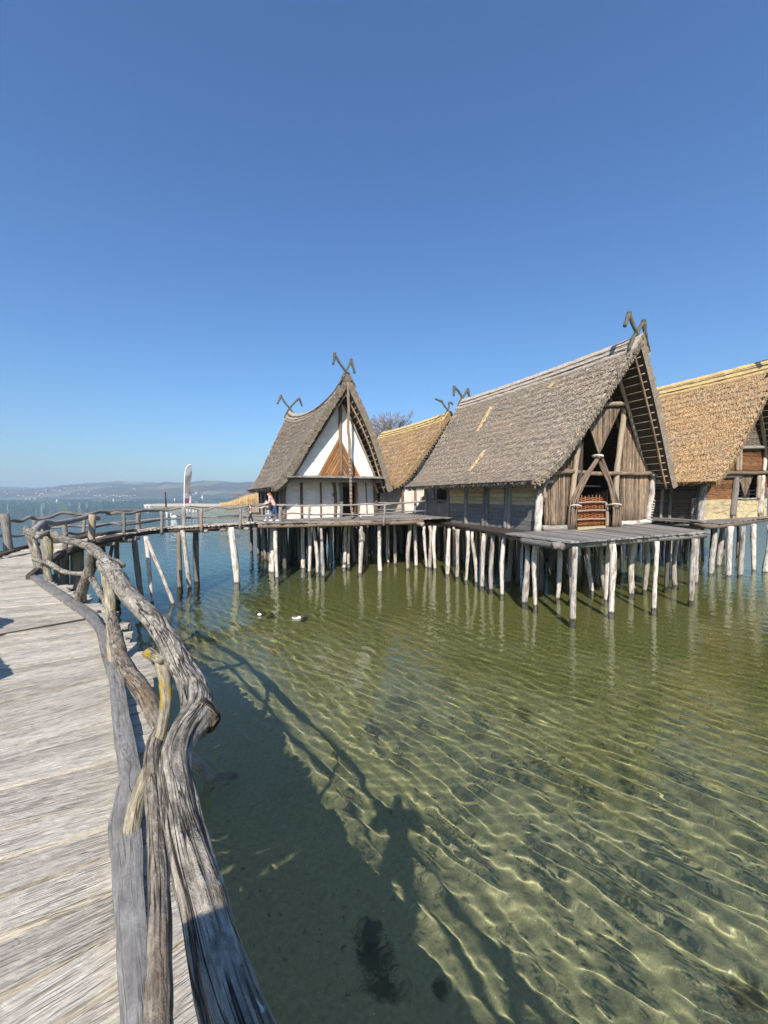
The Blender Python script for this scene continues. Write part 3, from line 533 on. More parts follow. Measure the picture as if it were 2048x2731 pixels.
# ================================================================== PILE DWELLINGS
class House:
    def __init__(s, O, ang, W, L, aA, zA, zB, sag, ov, rear, e, e2, eb0, eb1, ze, label, concave=.3, flare=.35, eR=None, k=1.0, cR=-.12, fR=.08):
        s.cR = cR; s.fR = fR
        s.k = k; s.dk = DK; zA, zB, ze = (DK+(q-2.5)*k for q in (zA, zB, ze)); W, L, aA, sag, ov, rear, e, e2, eb0, eb1 = (q*k for q in (W, L, aA, sag, ov, rear, e, e2, eb0, eb1)); eR = eR and eR*k
        a = math.radians(ang); s.O = V((O[0], O[1], 0)); s.u = V((math.cos(a), math.sin(a), 0)); s.v = V((-math.sin(a), math.cos(a), 0))
        s.W, s.L, s.aA, s.zA, s.zB, s.sag, s.ov, s.rear, s.e, s.e2, s.eb0, s.eb1, s.ze, s.concave, s.flare = W, L, aA, zA, zB, sag, ov, rear, e, e2, eb0, eb1, ze, concave, flare
        s.eR = e if eR is None else eR
        s.root = thing('pile_dwelling', s.P(0, 0, 0), label, 'house')
    def z(s, q): return s.dk+(q-2.5)*s.k
    def P(s, a, b, z): p = s.O+s.u*a+s.v*b; return V((p.x, p.y, z))
    def px(s, px, py, b=0.0): return onplane(px, py, s.P(0, b, 0), s.v)
    def side(s, px, py, a=0.0): return onplane(px, py, s.P(a, 0, 0), s.u)
    def az(s, p): d = p-s.O; return d.dot(s.u), p.z
    def ridge(s, t): return s.aA, -s.ov+t*(s.rear+s.ov), lerp(s.zA, s.zB, t)-s.sag*math.sin(math.pi*t)**.6
    def slope(s, sd, t, w):
        """point on the outer thatch: sd -1 left, +1 right; t along the ridge, w from ridge to eave; negative offset handled by caller"""
        a0, b0, z0 = s.ridge(t); e = lerp(s.e, s.e2, t); a1 = -e if sd < 0 else s.W+s.eR; b1 = s.eb0+t*(s.eb1-s.eb0); z1 = s.ze
        a = lerp(a0, a1, w); b = lerp(b0, b1, w); z = lerp(z0, z1, w)
        cc, ff = (s.concave, s.flare) if sd < 0 else (s.cR, s.fR); c = cc*math.sin(math.pi*min(1, w*1.02))-ff*max(0, w-.78)/.22*max(0, w-.78)/.22
        n = V((z0-z1, 0, (a1-a0)*sd)).normalized()  # in (a, z) plane, outward for +1
        return V((a-sd*n.x*c*1, b, z-n.z*c*1)), V((sd*n.x, 0, n.z))
    def W_(s, q): return s.P(q.x, q.y, q.z)
    def gable_edge(s, sd, z, b=0, inset=.35):
        t = (b+s.ov)/(s.rear+s.ov); best = None
        for i in range(101):
            q, n = s.slope(sd, t, i/100); q2 = q-n*inset
            if best is None or abs(q2.z-z) < best[0]: best = (abs(q2.z-z), q2.x)
        return best[1]
    def roof(s, mat, capmat, ns=150, nt=130, courses=15, step=.07, th=.3, seed=0, lath=True, cap=True, tufts=9000):
        b = MB(); Lr = s.rear+s.ov
        for sd in (-1, 1):
            fine = sd < 0; n_s, n_t = (ns, nt) if fine else (40, 50)
            sl = math.hypot(s.zA-s.ze, s.aA+s.e); G = []; I = []
            for i in range(n_s+1):
                t = i/n_s; row = []; rin = []
                for j in range(n_t+1):
                    w = j/n_t; q, n = s.slope(sd, t, w); x = t*Lr; y = w*sl
                    cw = w*courses+.35*nz((x*.7, y*.3, seed), 1)+.18*nz((x*3, y, seed), 1, 4); fr = cw-math.floor(cw)
                    irregular = .6+.8*abs(nz((x*.5, math.floor(cw)*1.7, seed), 1, 2))
                    d = step*irregular*(fr-.5)+.035*nz((x*2.2, y*2.2, seed), 1)+.024*nz((x*6, y*4, seed), 1, 8)+.018*nz((x*13, y*9, seed), 1, 5)
                    if w < .03: d *= .3
                    q2 = q+n*d
                    if i in (0, n_s): q2.y += (-1 if i == 0 else 1)*(.05+.1*(fr-.3)+.06*nz((0, y*3, seed), 1))
                    if j == n_t: q2 = q2+V((.05*nz((x*5, 0, seed), 1), 0, .05*nz((x*4, 3, seed), 1)))
                    row.append(s.W_(q2)); qi = q-n*th*(1 if 0 < w < 1 else .8); 
                    if i in (0, n_s): qi.y += (-1 if i == 0 else 1)*.02
                    rin.append(s.W_(qi))
                G.append(row); I.append(rin)
            uvf = lambda i, j: (i/n_s*Lr+(40 if sd > 0 else 0), j/n_t*sl)
            b.gridq(G, uvf, flip=fine, rnd=.54); b.gridq([r[::3] for r in I[::5]], lambda i, j: (i*5/n_s*Lr+80, j*3/n_t*sl), flip=not fine, rnd=0)  # inner side darkened in its colour, deepening the shade beneath the thatch
            for k, fl in ((0, not fine), (n_s, fine)):
                mid = [G[k][j].lerp(I[k][j], .5)+s.v*((-1 if k == 0 else 1)*.05*nz((0, j*.9, seed), 1)) for j in range(n_t+1)]
                b.gridq([G[k], mid, I[k]], lambda i, j: (j/n_t*sl, i*.15+7), flip=fl, rnd=.3)
            b.gridq([[G[i][n_t] for i in range(n_s+1)], [I[i][n_t] for i in range(n_s+1)]], lambda i, j: (j/n_s*Lr, i*.3+3), flip=fine, rnd=.3)
        nt_ = tufts
        for k in range(nt_):
            t, w = random.random(), random.random()**.9; q, n = s.slope(-1, t, w); w2 = min(1.004, (math.floor(w*courses)+1+random.gauss(0, .12)+.35*nz((t*Lr*.7, w*sl*.3, seed), 1) if k % 5 < 2 else w*courses+.6)/courses); w = max(0, w2-random.uniform(.14, .34)/sl); q, n = s.slope(-1, t, w); q2, n2 = s.slope(-1, min(1, max(0, t+random.uniform(-.1, .1)/Lr)), w2)
            wd = random.uniform(.008, .022); p0 = s.W_(q+n*.0); p1 = s.W_(q2+n2*random.uniform(.02, .075)); sx = s.v*wd
            b.add([p0-sx*.6, p0+sx*.6, p1+sx, p1-sx], [[0, 1, 2, 3]], [[(t*Lr, w*sl), (t*Lr+.06, w*sl), (t*Lr+.06, w2*sl), (t*Lr, w2*sl)]], False, random.uniform(.3, .85))
        for k in range(nt_//26):          # ragged straw ends along the eave and the front verge
            if k % 2: t, w = random.random(), 1; q, n = s.slope(-1, t, w); d = V((random.uniform(-.05, .02), random.uniform(-.04, .04), -random.uniform(.06, .16)))
            else: t, w = .0, random.random(); q, n = s.slope(-1, t, w); d = V((random.uniform(-.1, 0), -random.uniform(.02, .08), -random.uniform(.05, .14)))
            q = q-n*random.uniform(-.05, th*.9); p0 = s.W_(q); p1 = s.W_(q+d); sx = (s.v if k % 2 else s.u)*random.uniform(.02, .05)
            b.add([p0-sx, p0+sx, p1+sx*.6, p1-sx*.6], [[0, 1, 2, 3]], [[(t*Lr, w*sl), (t*Lr+.06, w*sl), (t*Lr+.06, w*sl+.2), (t*Lr, w*sl+.2)]], False, random.uniform(.08, .4))
        s.ro = obj('roof', b, M[mat], s.root)
        if cap:
            c = MB(); G = []; n = 110; m = 16; hw = .115
            for i in range(n+1):
                t = i/n; row = []
                for j in range(-m, m+1):
                    sd = -1 if j < 0 else 1; w = abs(j)/m*hw; q, nn = s.slope(sd, t, w); x = t*Lr
                    if j == 0: nn = V((0, 0, 1))
                    q = q+nn*(.09+.03*nz((x*5, j*.4, seed), 1)+.03*nz((x*2, j*.8, seed), 1, 3))+(nn*-.1 if abs(j) == m else V((0, 0, 0)))
                    if i in (0, n): q.y += (-1 if i == 0 else 1)*(.12+.05*nz((0, j*.7, seed), 1))
                    row.append(s.W_(q))
                G.append(row)
            c.gridq(G, lambda i, j: (i/n*Lr, j*.1), rnd=.58); obj('ridge_cap', c, M[capmat], s.ro)
            for w in (.045, .085):
                r_ = MB(); pts = []
                for i in range(40):
                    t = .02+.96*i/39; q, nn = s.slope(-1, t, w+.004*nz((i*.4, 0, w*99), 1)); pts.append(s.W_(q+nn*.135))
                r_.tube(pts, .022, 6, .2, 4); obj('ridge_rod', r_, M['brownwood'], s.ro)
        if lath:
            l = MB()
            for j in range(2, 20):
                w = j/20.2; q0, n = s.slope(1, .001, w); q1, n1 = s.slope(1, min(.5, (s.ov+.7)/Lr), w)
                l.tube([s.W_(q0-n*(th+.03)+V((0, .06, 0))), s.W_(q1-n1*(th+.03))], .027, 6, .2, 4)
                if j % 2: q0, n = s.slope(-1, .001, w); q1, n1 = s.slope(-1, .2, w); l.tube([s.W_(q0-n*(th+.03)), s.W_(q1-n1*(th+.03))], .025, 6, .2, 4)
            obj('lathing', l, M['lightpole'], s.ro)
            for t, r_ in ((.02, .05), ((s.ov*.62)/Lr, .085), ((s.ov+.02)/Lr, .08)):
                for sd in (1, -1):
                    l = MB(); pts = []
                    for w in np.linspace(.02, .985, 18): q, n = s.slope(sd, t, w); pts.append(s.W_(q-n*(th+.11)))
                    l.tube(pts, r_, 9, .2, 4); obj('rafter', l, M['lightpole' if sd > 0 and r_ > .081 else 'stick'], s.ro)
    def horns(s, which, left, right, r=.055, mat='horn', da0=0):
        left, right = ([(x*s.k, y*s.k) for x, y in q] for q in (left, right)); r *= s.k
        """crossed ridge-end branches; left/right: [(da, dz)...] from the crossing"""
        a0, b0, z0 = s.ridge(0 if which == 'front' else 1); a0 += da0; b0 += .15 if which == 'front' else -.1
        for k, sp in enumerate((left, right)):
            b = MB(); sg = 1 if k == 0 else -1; pts = [(sg*.42, -.75), (sg*.12, -.12)]+sp; q = spline(pts, 22); n = len(q)
            rr = [r*(1.0+.25*math.exp(-((i-15)/1.8)**2)) for i in range(n)]
            b.tube([s.P(a0+da, b0+.05*k, z0+.12+dz) for da, dz in q], rr, 9, .18, 7, .1)
            kx, kz = sp[1]; b.ball(s.P(a0+kx*1.02, b0+.05*k, z0+.12+kz+.05), r*1.35, seg=8, rg=6); obj('ridge_horn', b, M[mat], s.root)
    def bars(s, name, pts, r, mat, seg=9, rough=.2, parent=None, n=14):
        b = MB(); b.tube([V(p) for p in spline([tuple(p) for p in pts], n)], r, seg, rough, 5, .12); return obj(name, b, M[mat], parent or s.root)
    def panel(s, name, poly, th, mat, parent=None, n=None):
        b = MB(); b.prism(poly, n or -s.v, th, uvx=s.u); return obj(name, b, M[mat], parent or s.root)
def span(poly, x):
    ys = []
    for i in range(len(poly)):
        (x0, y0), (x1, y1) = poly[i], poly[(i+1) % len(poly)]
        if (x0 <= x < x1) or (x1 <= x < x0): ys.append(lerp(y0, y1, (x-x0)/(x1-x0)))
    return (min(ys), max(ys)) if len(ys) >= 2 else None
def sticks(H, name, poly, b, mat='stick', r=.031, gap=.078, jit=.04, parent=None, lean=0):
    """upright sticks filling a polygon in the wall plane; poly: world points"""
    q = [H.az(p) for p in poly]; m = MB(); x = min(p[0] for p in q)+r
    while x < max(p[0] for p in q):
        sp_ = span(q, x)
        if sp_ and sp_[1]-sp_[0] > .05:
            z0, z1 = sp_[0]-random.uniform(0, jit), sp_[1]+random.uniform(0, jit); n = 6; q0 = random.random()*30; rr = r*random.uniform(.75, 1.25)
            m.tube([H.P(x+.02*nz((q0, i*.6, 0), 1)+lean*(i/n-.5), b+random.uniform(-.012, .012), lerp(z0, z1, i/n)) for i in range(n+1)], [rr*(1.1-.2*i/n) for i in range(n+1)], 6, .1, 5)
        x += gap*random.uniform(.8, 1.2)
    return obj(name, m, M[mat], parent or H.root)
def boards(P3, name, poly, h, th, mat, parent, wob=.1, gap=.012):
    """lying boards filling poly [(x, z)]; P3(x, off, z) -> world"""
    m = MB(); q = [(z, x) for x, z in poly]; z = min(p[0] for p in q)
    while z < max(p[0] for p in q)-.03:
        hh = h*random.uniform(.8, 1.2); hh = min(hh, max(p[0] for p in q)-z); sp_ = span(q, z+hh/2)
        if sp_ and sp_[1]-sp_[0] > .05:
            x0, x1 = sp_; o = random.uniform(-.012, .012)
            m.bar(P3(x0, o, z+hh/2), P3(x1, o, z+hh/2), th, hh-gap, n=7, wob=wob)
        z += hh
    return obj(name, m, M[mat], parent)
def deckq(root, name, quad, pw=.16, th=.05, mat='greywood', rag=.1, zo=0):
    """planks running from edge (0->1) to edge (3->2) of a quad"""
    A, B, Cc, D = quad; m = MB(); n = max(2, int((B-A).length/pw))
    for i in range(n):
        t = (i+.5)/n; p = A.lerp(B, t); q = D.lerp(Cc, t); d = (p-q).normalized(); w = (B-A).length/n*.97
        m.bar(q-V((0, 0, th/2-zo+random.uniform(-.008, .008))), p+d*random.uniform(0, rag)-V((0, 0, th/2-zo+random.uniform(-.01, .01))), w, th, n=5, wob=.06, ends=.12)
    return obj(name, m, M[mat], root)
def pilerow(H, lst, r=(.09, .125), mats=('pile',)):
    ztop = H.dk-.2
    for px, py in lst:
        p = onz(px, py, 0); pile(H.root, p, V((p.x+random.uniform(-.12, .12), p.y+random.uniform(-.08, .08), ztop)), random.uniform(*r), random.choice(mats), bend=.1)
def pilefield(H, a0, a1, b0, b1, na, nb, mats=('pile_shaded',), r=(.08, .12), skip=lambda a, b: False):
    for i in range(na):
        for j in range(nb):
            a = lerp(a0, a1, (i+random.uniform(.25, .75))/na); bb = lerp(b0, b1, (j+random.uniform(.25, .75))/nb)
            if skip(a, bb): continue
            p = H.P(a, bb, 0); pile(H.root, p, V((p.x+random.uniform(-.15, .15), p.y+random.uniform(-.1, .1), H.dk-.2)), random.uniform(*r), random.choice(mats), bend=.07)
def shell(H, zc, right='darkwood', back='darkwood', left=None, lb0=0):
    fl = H.dk; zc = H.z(zc)
    """plain side, back and loft walls that close the house; stays below the thatch"""
    if left: boards(lambda x, o, z: H.P(.05+o, x, z), 'side_wall', [(lb0, fl-.1), (H.L, fl-.1), (H.L, zc), (lb0, zc)], .24, .07, left, H.root)
    boards(lambda x, o, z: H.P(H.W-.05+o, x, z), 'side_wall', [(.1, fl-.1), (H.L, fl-.1), (H.L, zc), (.1, zc)], .24, .07, right, H.root)
    zt = H.ridge((H.L+H.ov)/(H.rear+H.ov))[2]-.9
    b = MB(); b.prism([H.P(0, H.L, fl-.1), H.P(H.W, H.L, fl-.1), H.P(H.W, H.L, zc), H.P(H.aA, H.L, zt), H.P(0, H.L, zc)], H.v, .1); obj('rear_wall', b, M[back], H.root)
PX = lambda H, b, *q: [H.px(x, y, b) for x, y in q]
# ------------------------------------------------------------------ house with the white gable (left)
DK = 2.84; K1 = (HC-DK)/1.65
H1 = House((-7.03*K1, 27.4*K1), 30, 7.5, 9.0, 3.75, 12.6, 12.8, 1.25, 2.6, 11.4, 1.1, .45, -1.5, 9.8, 4.5,
           'white-gabled pile dwelling with orange chevron boards and sagging dark grey thatch', -.04, .35, .5, K1, -.3, .05)
H1.roof('thatch_dark', 'thatch_dark', 130, 120, 17, .04, .38, 11, tufts=16000)
H1.horns('front', [(-.5, .62), (-.82, 1.08), (-.88, .74), (-.97, .4)], [(.22, .45), (.42, .9), (.58, .5), (.7, .05)], .085)
H1.horns('rear', [(-.5, .55), (-.85, 1.1), (-1.05, .75), (-1.25, .35)], [(.5, .65), (1.0, 1.1), (1.15, .8), (1.3, .4)], .1)
GB = -1.06*K1; R1 = H1.root; zc1 = H1.px(762, 1287).z
wl = H1.panel('front_wall', [H1.P(.02, 0, DK-.05), H1.P(*[H1.az(H1.px(912, 1379))[0], 0, DK-.05]), H1.P(H1.az(H1.px(912, 1285))[0], 0, zc1+.1), H1.P(.02, 0, zc1+.1)], .18, 'plaster_grey')
ax = H1.az(H1.px(951, 1330))[0]
H1.panel('front_wall', [H1.P(ax, 0, DK-.05), H1.P(H1.W-.02, 0, DK-.05), H1.P(H1.W-.02, 0, zc1+.1), H1.P(ax, 0, zc1+.1)], .18, 'plaster_grey')
H1.panel('door_lintel', PX(H1, -.01, (912, 1299), (952, 1297), (952, 1284), (912, 1284)), .12, 'brownwood')
H1.bars('door_jamb', PX(H1, -.1, (908, 1282), (910, 1310), (911, 1345), (910, 1380)), .11, 'greywood')
H1.bars('door_jamb', PX(H1, -.04, (949, 1288), (950, 1330), (949, 1373)), .1, 'orange')
dr = H1.panel('door', [H1.P(H1.az(H1.px(913, 1330))[0], .9, DK), H1.P(ax, .9, DK), H1.P(ax, .9, zc1), H1.P(H1.az(H1.px(913, 1330))[0], .9, zc1)], .06, 'darkwood')
for q, r_ in ((((804, 1288), (804, 1330), (805, 1382)), .08), (((855, 1286), (856, 1330), (856, 1378)), .055), (((889, 1286), (893, 1305), (895, 1340), (894, 1377)), .1), (((975, 1286), (977, 1320), (979, 1368)), .035)):
    H1.bars('timber_post', PX(H1, -.015, *q), r_, 'brownwood')
H1.bars('corner_post', PX(H1, -.06, (761, 1284), (757, 1310), (756, 1345), (757, 1389)), .13, 'brownwood')
cp = H1.bars('corner_post', PX(H1, -.06, (1000, 1286), (1002, 1330), (1003, 1379)), .1, 'lightpole')
b = MB()
for i in range(26):
    p = H1.px(lerp(1000, 1003, i/25), lerp(1291, 1375, i/25), -.06); ring = [p+H1.u*.125*math.cos(k)+H1.v*.125*math.sin(k)+V((0, 0, .05*k/6.28)) for k in np.linspace(0, 6.0, 9)]; b.tube(ring, .028, 5, .2, 9)
obj('binding', b, M['brownwood'], cp)
pq = H1.px(891, 1320, -.03); b = MB(); b.bar(pq-V((0, 0, .1)), pq+V((0, 0, .1)), .2, .04, H1.v); obj('plaque', b, M['brownwood'], R1)
# shingled ledge and beam between wall and gable
b = MB(); a_, e_ = H1.px(748, 1281, GB-.1), H1.px(1014, 1280, GB-.1); b.tube([a_, a_.lerp(e_, .3)+V((0, 0, .03)), a_.lerp(e_, .7), e_], .14, 10, .18, 4); obj('front_beam', b, M['greywood'], R1)
b = MB()
for i in range(28):
    t = i/28; p0 = H1.px(lerp(762, 1016, t), 1268+4*t, GB+.03); d = (H1.u+V((0, 0, random.uniform(-.03, .03))))
    c = p0-H1.v*.75+V((0, 0, -.12)); q0 = p0+V((0, 0, random.uniform(0, .03)))
    b.bar(q0, c-H1.v*random.uniform(0, .06), .3, .035, n=3, wob=.1)
obj('shingle_ledge', b, M['greywood'], R1)
b = MB(); b.prism([H1.P(.1, GB, zc1+.12), H1.P(H1.W-.1, GB, zc1+.12), H1.P(H1.W-.1, .1, zc1+.12), H1.P(.1, .1, zc1+.12)], V((0, 0, 1)), .06); obj('soffit', b, M['brownwood'], R1)
tri = PX(H1, GB, (771, 1269), (998, 1272), (907, 1061)); H1.panel('gable_wall', tri, .12, 'plaster')
ct = H1.bars('gable_post', PX(H1, GB-.06, (906, 1058), (908, 1110), (907, 1160), (909, 1210), (910, 1272)), .1, 'brownwood')
cq = [H1.px(x, y, GB-.03) for x, y in ((905, 1165), (847, 1270), (961, 1271))]; capx = H1.az(cq[0])[0]; zb = cq[1].z; b = MB(); hw = (H1.az(cq[2])[0]-H1.az(cq[1])[0])/2; HH = cq[0].z-zb
for sd in (-1, 1):                       # chevron boards slope away from the centre post
    nb = 8
    for k in range(nb):
        t0 = k/nb; t1 = (k+.8)/nb; f = lambda t: (t*hw, zb), 
        # board k: band between lines parallel to the outer edge
        p = [(0, zb+HH*(1-t0)), (hw*(1-t0), zb), (hw*(1-t1), zb), (0, zb+HH*(1-t1))]
        o = random.uniform(0, .015); b.prism([H1.P(capx+sd*x, GB-.03-o, z) for x, z in p], -H1.v, .04, uvx=(H1.u*sd*hw/2+V((0, 0, -HH/2))).cross(H1.v).normalized())
obj('chevron_boards', b, M['orange'], R1)
H1.panel('chevron_back', [p+H1.v*.015 for p in cq], .01, 'darkwood')
H1.bars('gable_trim', PX(H1, GB-.08, (910, 1060), (950, 1150), (1002, 1275)), .06, 'lightpole'); H1.bars('gable_trim', PX(H1, GB-.06, (905, 1062), (850, 1160), (770, 1272)), .07, 'darkwood')
H1.bars('beam_end', [H1.px(1000, 1284, GB-.4), H1.px(1001, 1284, .3)], .13, 'brownwood')
# banded pole in front of the door
f = onz(941, 1384, DK); bb = (f-H1.O).dot(H1.v)
pts = [H1.px(x, y, bb+k) for x, y, k in ((928, 1020, .05), (929, 1060, .05), (930, 1097, .02), (928, 1140, .02), (932, 1181, 0), (932, 1229, 0), (935, 1277, 0), (936, 1342, 0), (941, 1386, 0))]
b = MB(); b.tube([V(p) for p in spline([tuple(p) for p in pts], 40)], .075, 10, .12, 5); gp = obj('carved_pole', b, M['brownwood'], R1)
for k in range(15):
    y = 1226+k*10.4; x = np.interp(y, [1229, 1277, 1342, 1386], [932, 935, 936, 941]); p = H1.px(x, y, bb); b = MB(); b.tube([p, p+V((.004, 0, .11))], .083, 10, .1, 5); obj('carved_band', b, M['greywood'], gp)
shell(H1, 5.3, left='darkwood', lb0=.15)
for b0 in (1.2, 2.6, 4.2, 5.8, 7.4): H1.bars('side_post', [H1.P(-.05, b0*K1, DK-.2), H1.P(-.05, b0*K1, H1.z(5.2))], .09, 'greywood')
A = onz(697, 1394, DK); B_ = onz(860, 1390.5, DK); Cq = onz(1036, 1386, DK); bk = H1.v*10
deckq(R1, 'platform', [A, B_, B_+bk, A+bk], .2); deckq(R1, 'platform', [B_+H1.u*0, Cq, Cq+bk, B_+bk], .2)
fb = MB(); fb.tube([A+V((-.2, .1, -.18)), A.lerp(B_, .5)+V((0, .15, -.2)), B_+V((0, .12, -.17)), B_.lerp(Cq, .5)+V((0, .12, -.18)), Cq+V((.1, .12, -.17))], .12, 9, .2, 3); obj('front_bearer', fb, M['brownwood'], R1)
sp1 = MB(); sp1.bar(onz(822, 1394, DK+.02), onz(990, 1390.5, DK+.02), .07, .05, n=8, wob=.15); obj('front_batten', sp1, M['lightpole'], R1)
for px, py in ((730, 1402), (864, 1403), (958, 1400), (1010, 1398)):
    p = onz(px, py, DK-.28); b = MB(); b.tube([p+H1.v*2, p, p-H1.v*.15], .12, 9, .25, 5); obj('beam_end', b, M['lightpole'], R1)
pilerow(H1, [(738, 1540), (728, 1526), (722, 1524), (693, 1456), (699, 1460), (708, 1469), (808, 1515), (827, 1524), (842, 1527), (863, 1535), (917, 1514), (932, 1512), (960, 1529), (1013, 1523)])
pilerow(H1, [(760, 1518), (881, 1508), (975, 1500), (942, 1500)], mats=('pile_shaded',))
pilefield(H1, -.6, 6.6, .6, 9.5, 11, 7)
# ------------------------------------------------------------------ large grey house (centre right)
DK = 2.6; K2 = (HC-DK)/1.65
H2 = House((6.94*K2, 17.14*K2), 24, 7.84, 10.1, 3.9, 11.0, 11.2, .12, 1.95, 11.3, .8, .8, -.8, 10.8, 4.45,
           'large grey-thatched pile dwelling with an open gable of upright sticks and a red wicker gate', .07, .4, None, K2)
R2 = H2.root; H2.roof('thatch_grey', 'thatch_cap', 240, 200, 19, .05, .3, 23, tufts=42000)
H2.horns('front', [(-.27, .3), (-.54, .7), (-.68, .46), (-.82, .16)], [(.26, .28), (.5, .56), (.6, .3), (.68, -.06)], .08, da0=-.1)
H2.horns('rear', [(-.38, .5), (-.72, .72), (-.76, .42), (-.8, .1)], [(.28, .4), (.5, .66), (.6, .4), (.72, .08)], .09)
for (x0, y0), (x1, y1), w in (((1312, 1085), (1272, 1150), .28), ((1292, 1203), (1250, 1258), .3), ((1476, 1022), (1462, 1036), .22)):
    # fresh straw let into the old thatch
    def onroof(px, py):
        best = None
        for i in range(60):
            for j in range(60):
                q, n = H2.slope(-1, i/59, j/59); d = H2.W_(q)-V((0, 0, HC)); r_ = ray(px, py); c = d.normalized().dot(r_.normalized())
                if best is None or c > best[0]: best = (c, i/59, j/59)
        return best[1:]
    s0, s1 = onroof(x0, y0), onroof(x1, y1); b = MB(); G = []
    for k in range(17):
        t = k/16; row = []
        for m_ in range(-2, 3):
            q, n = H2.slope(-1, lerp(s0[0], s1[0], t)+m_/2*w/13.5*(1+.8*nz((k*.8, m_, 5), 1)), lerp(s0[1], s1[1], t)); row.append(H2.W_(q+n*((.05 if abs(m_) < 2 else -.02)+.03*nz((k*.9, m_*1.3, 0), 1))))
        G.append(row)
    b.gridq(G, lambda i, j: (j*.1, i*.12), flip=True, rnd=.6); obj('straw_patch', b, M['straw_cap'], H2.ro)
# front: stick panels
sticks(H2, 'stick_wall', PX(H2, -.05, (1444, 1283), (1452, 1404), (1523, 1413), (1538, 1176)), -.05)
sticks(H2, 'stick_wall', PX(H2, -.05, (1668, 1092), (1652, 1210), (1653, 1394), (1735, 1388), (1741, 1256)), -.05)
tp = PX(H2, -.22, (1569, 1124), (1597, 1090), (1654, 1086), (1597, 1210)); sticks(H2, 'hanging_stick_panel', tp, -.22, r=.026, gap=.055)
for i, j in ((0, 3), (2, 3)): H2.bars('panel_pole', [tp[i], tp[i].lerp(tp[j], .5), tp[j]], .045, 'stick')
H2.bars('sill_log', PX(H2, -.16, (1448, 1409), (1485, 1409), (1520, 1407)), .13, 'greywood'); H2.bars('sill_log', PX(H2, -.12, (1655, 1396), (1695, 1394), (1733, 1390)), .12, 'pile')
H2.bars('cross_log', PX(H2, -.2, (1474, 1264), (1510, 1257), (1560, 1261), (1600, 1264), (1650, 1262), (1700, 1263), (1746, 1262)), .1, 'stick')
H2.bars('cross_log', PX(H2, -.25, (1738, 1266), (1770, 1268), (1793, 1266)), .13, 'greywood'); H2.bars('cross_log', PX(H2, -.3, (1752, 1283), (1795, 1281)), .1, 'greywood')
H2.bars('collar_log', PX(H2, -.3, (1597, 1082), (1630, 1078), (1658, 1077)), .11, 'lightpole'); H2.bars('collar_log', PX(H2, -.3, (1662, 1078), (1695, 1073), (1730, 1070)), .09, 'lightpole')
H2.bars('brace', PX(H2, -.15, (1641, 1026), (1652, 1050), (1663, 1074)), .08, 'stick')
H2.bars('door_post', PX(H2, -.2, (1545, 1170), (1539, 1210), (1532, 1270), (1524, 1340), (1520, 1412)), .12, 'lightpole')
H2.bars('door_post', PX(H2, -.2, (1549, 1160), (1548, 1230), (1545, 1290)), .11, 'darkwood')
H2.bars('door_post', PX(H2, -.12, (1662, 1082), (1662, 1120), (1655, 1170), (1650, 1215), (1644, 1260), (1643, 1330), (1651, 1398)), .13, 'lightpole')
H2.bars('corner_post', PX(H2, -.1, (1447, 1290), (1439, 1330), (1436, 1375), (1433, 1418)), .16, 'pile')
H2.bars('corner_fork', PX(H2, -.3, (1455, 1330), (1450, 1305), (1458, 1285), (1472, 1284)), .09, 'lightpole')
c_ = H2.bars('corner_post', PX(H2, -.12, (1740, 1268), (1738, 1320), (1732, 1350), (1727, 1386)), .13, 'pile')
def rings(H, parent, path, r, n, th=.022, mat='rope'):
    b = MB()
    for i in range(n):
        p = V(path[0]).lerp(V(path[1]), i/max(1, n-1)); b.tube([p+H.u*r*math.cos(k)+H.v*r*math.sin(k)+V((0, 0, .03*math.sin(k*2+i))) for k in np.linspace(0, 6.28, 11)], th, 5, .2, 9)
    obj('rope_binding', b, M[mat], parent)
rings(H2, c_, (H2.px(1737, 1335, -.12), H2.px(1729, 1384, -.12)), .155, 8)
# inverted-V bundles of branches
def bundle(path, k, rad, wid, b0):
    m = MB(); P0 = [H2.px(x, y, b0) for x, y in path]
    for i in range(k):
        o = (i-(k-1)/2)/k*wid; pts = [p+H2.u*(o*(.55+.6*j/(len(P0)-1))+.03*nz((i*3, j, 0), 1, 2))+H2.v*random.uniform(-.07, .07) for j, p in enumerate(P0)]
        m.tube([V(p) for p in spline([tuple(p) for p in pts], 16)], rad*random.uniform(.7, 1.2), 7, .2, 5)
    return obj('branch_bundle', m, M['brownwood'], R2)
b1 = bundle([(1601, 1212), (1580, 1246), (1558, 1280), (1541, 1315), (1530, 1345), (1526, 1412)], 7, .042, .44, -.34)
b2 = bundle([(1600, 1212), (1613, 1250), (1625, 1285), (1637, 1325), (1643, 1360), (1645, 1407)], 8, .042, .46, -.36)
rings(H2, b1, (H2.px(1533, 1348, -.34),)*2, .26, 1, .03); rings(H2, b2, (H2.px(1639, 1345, -.36),)*2, .27, 1, .03); rings(H2, b1, (H2.px(1594, 1216, -.34),)*2, .22, 2, .035)
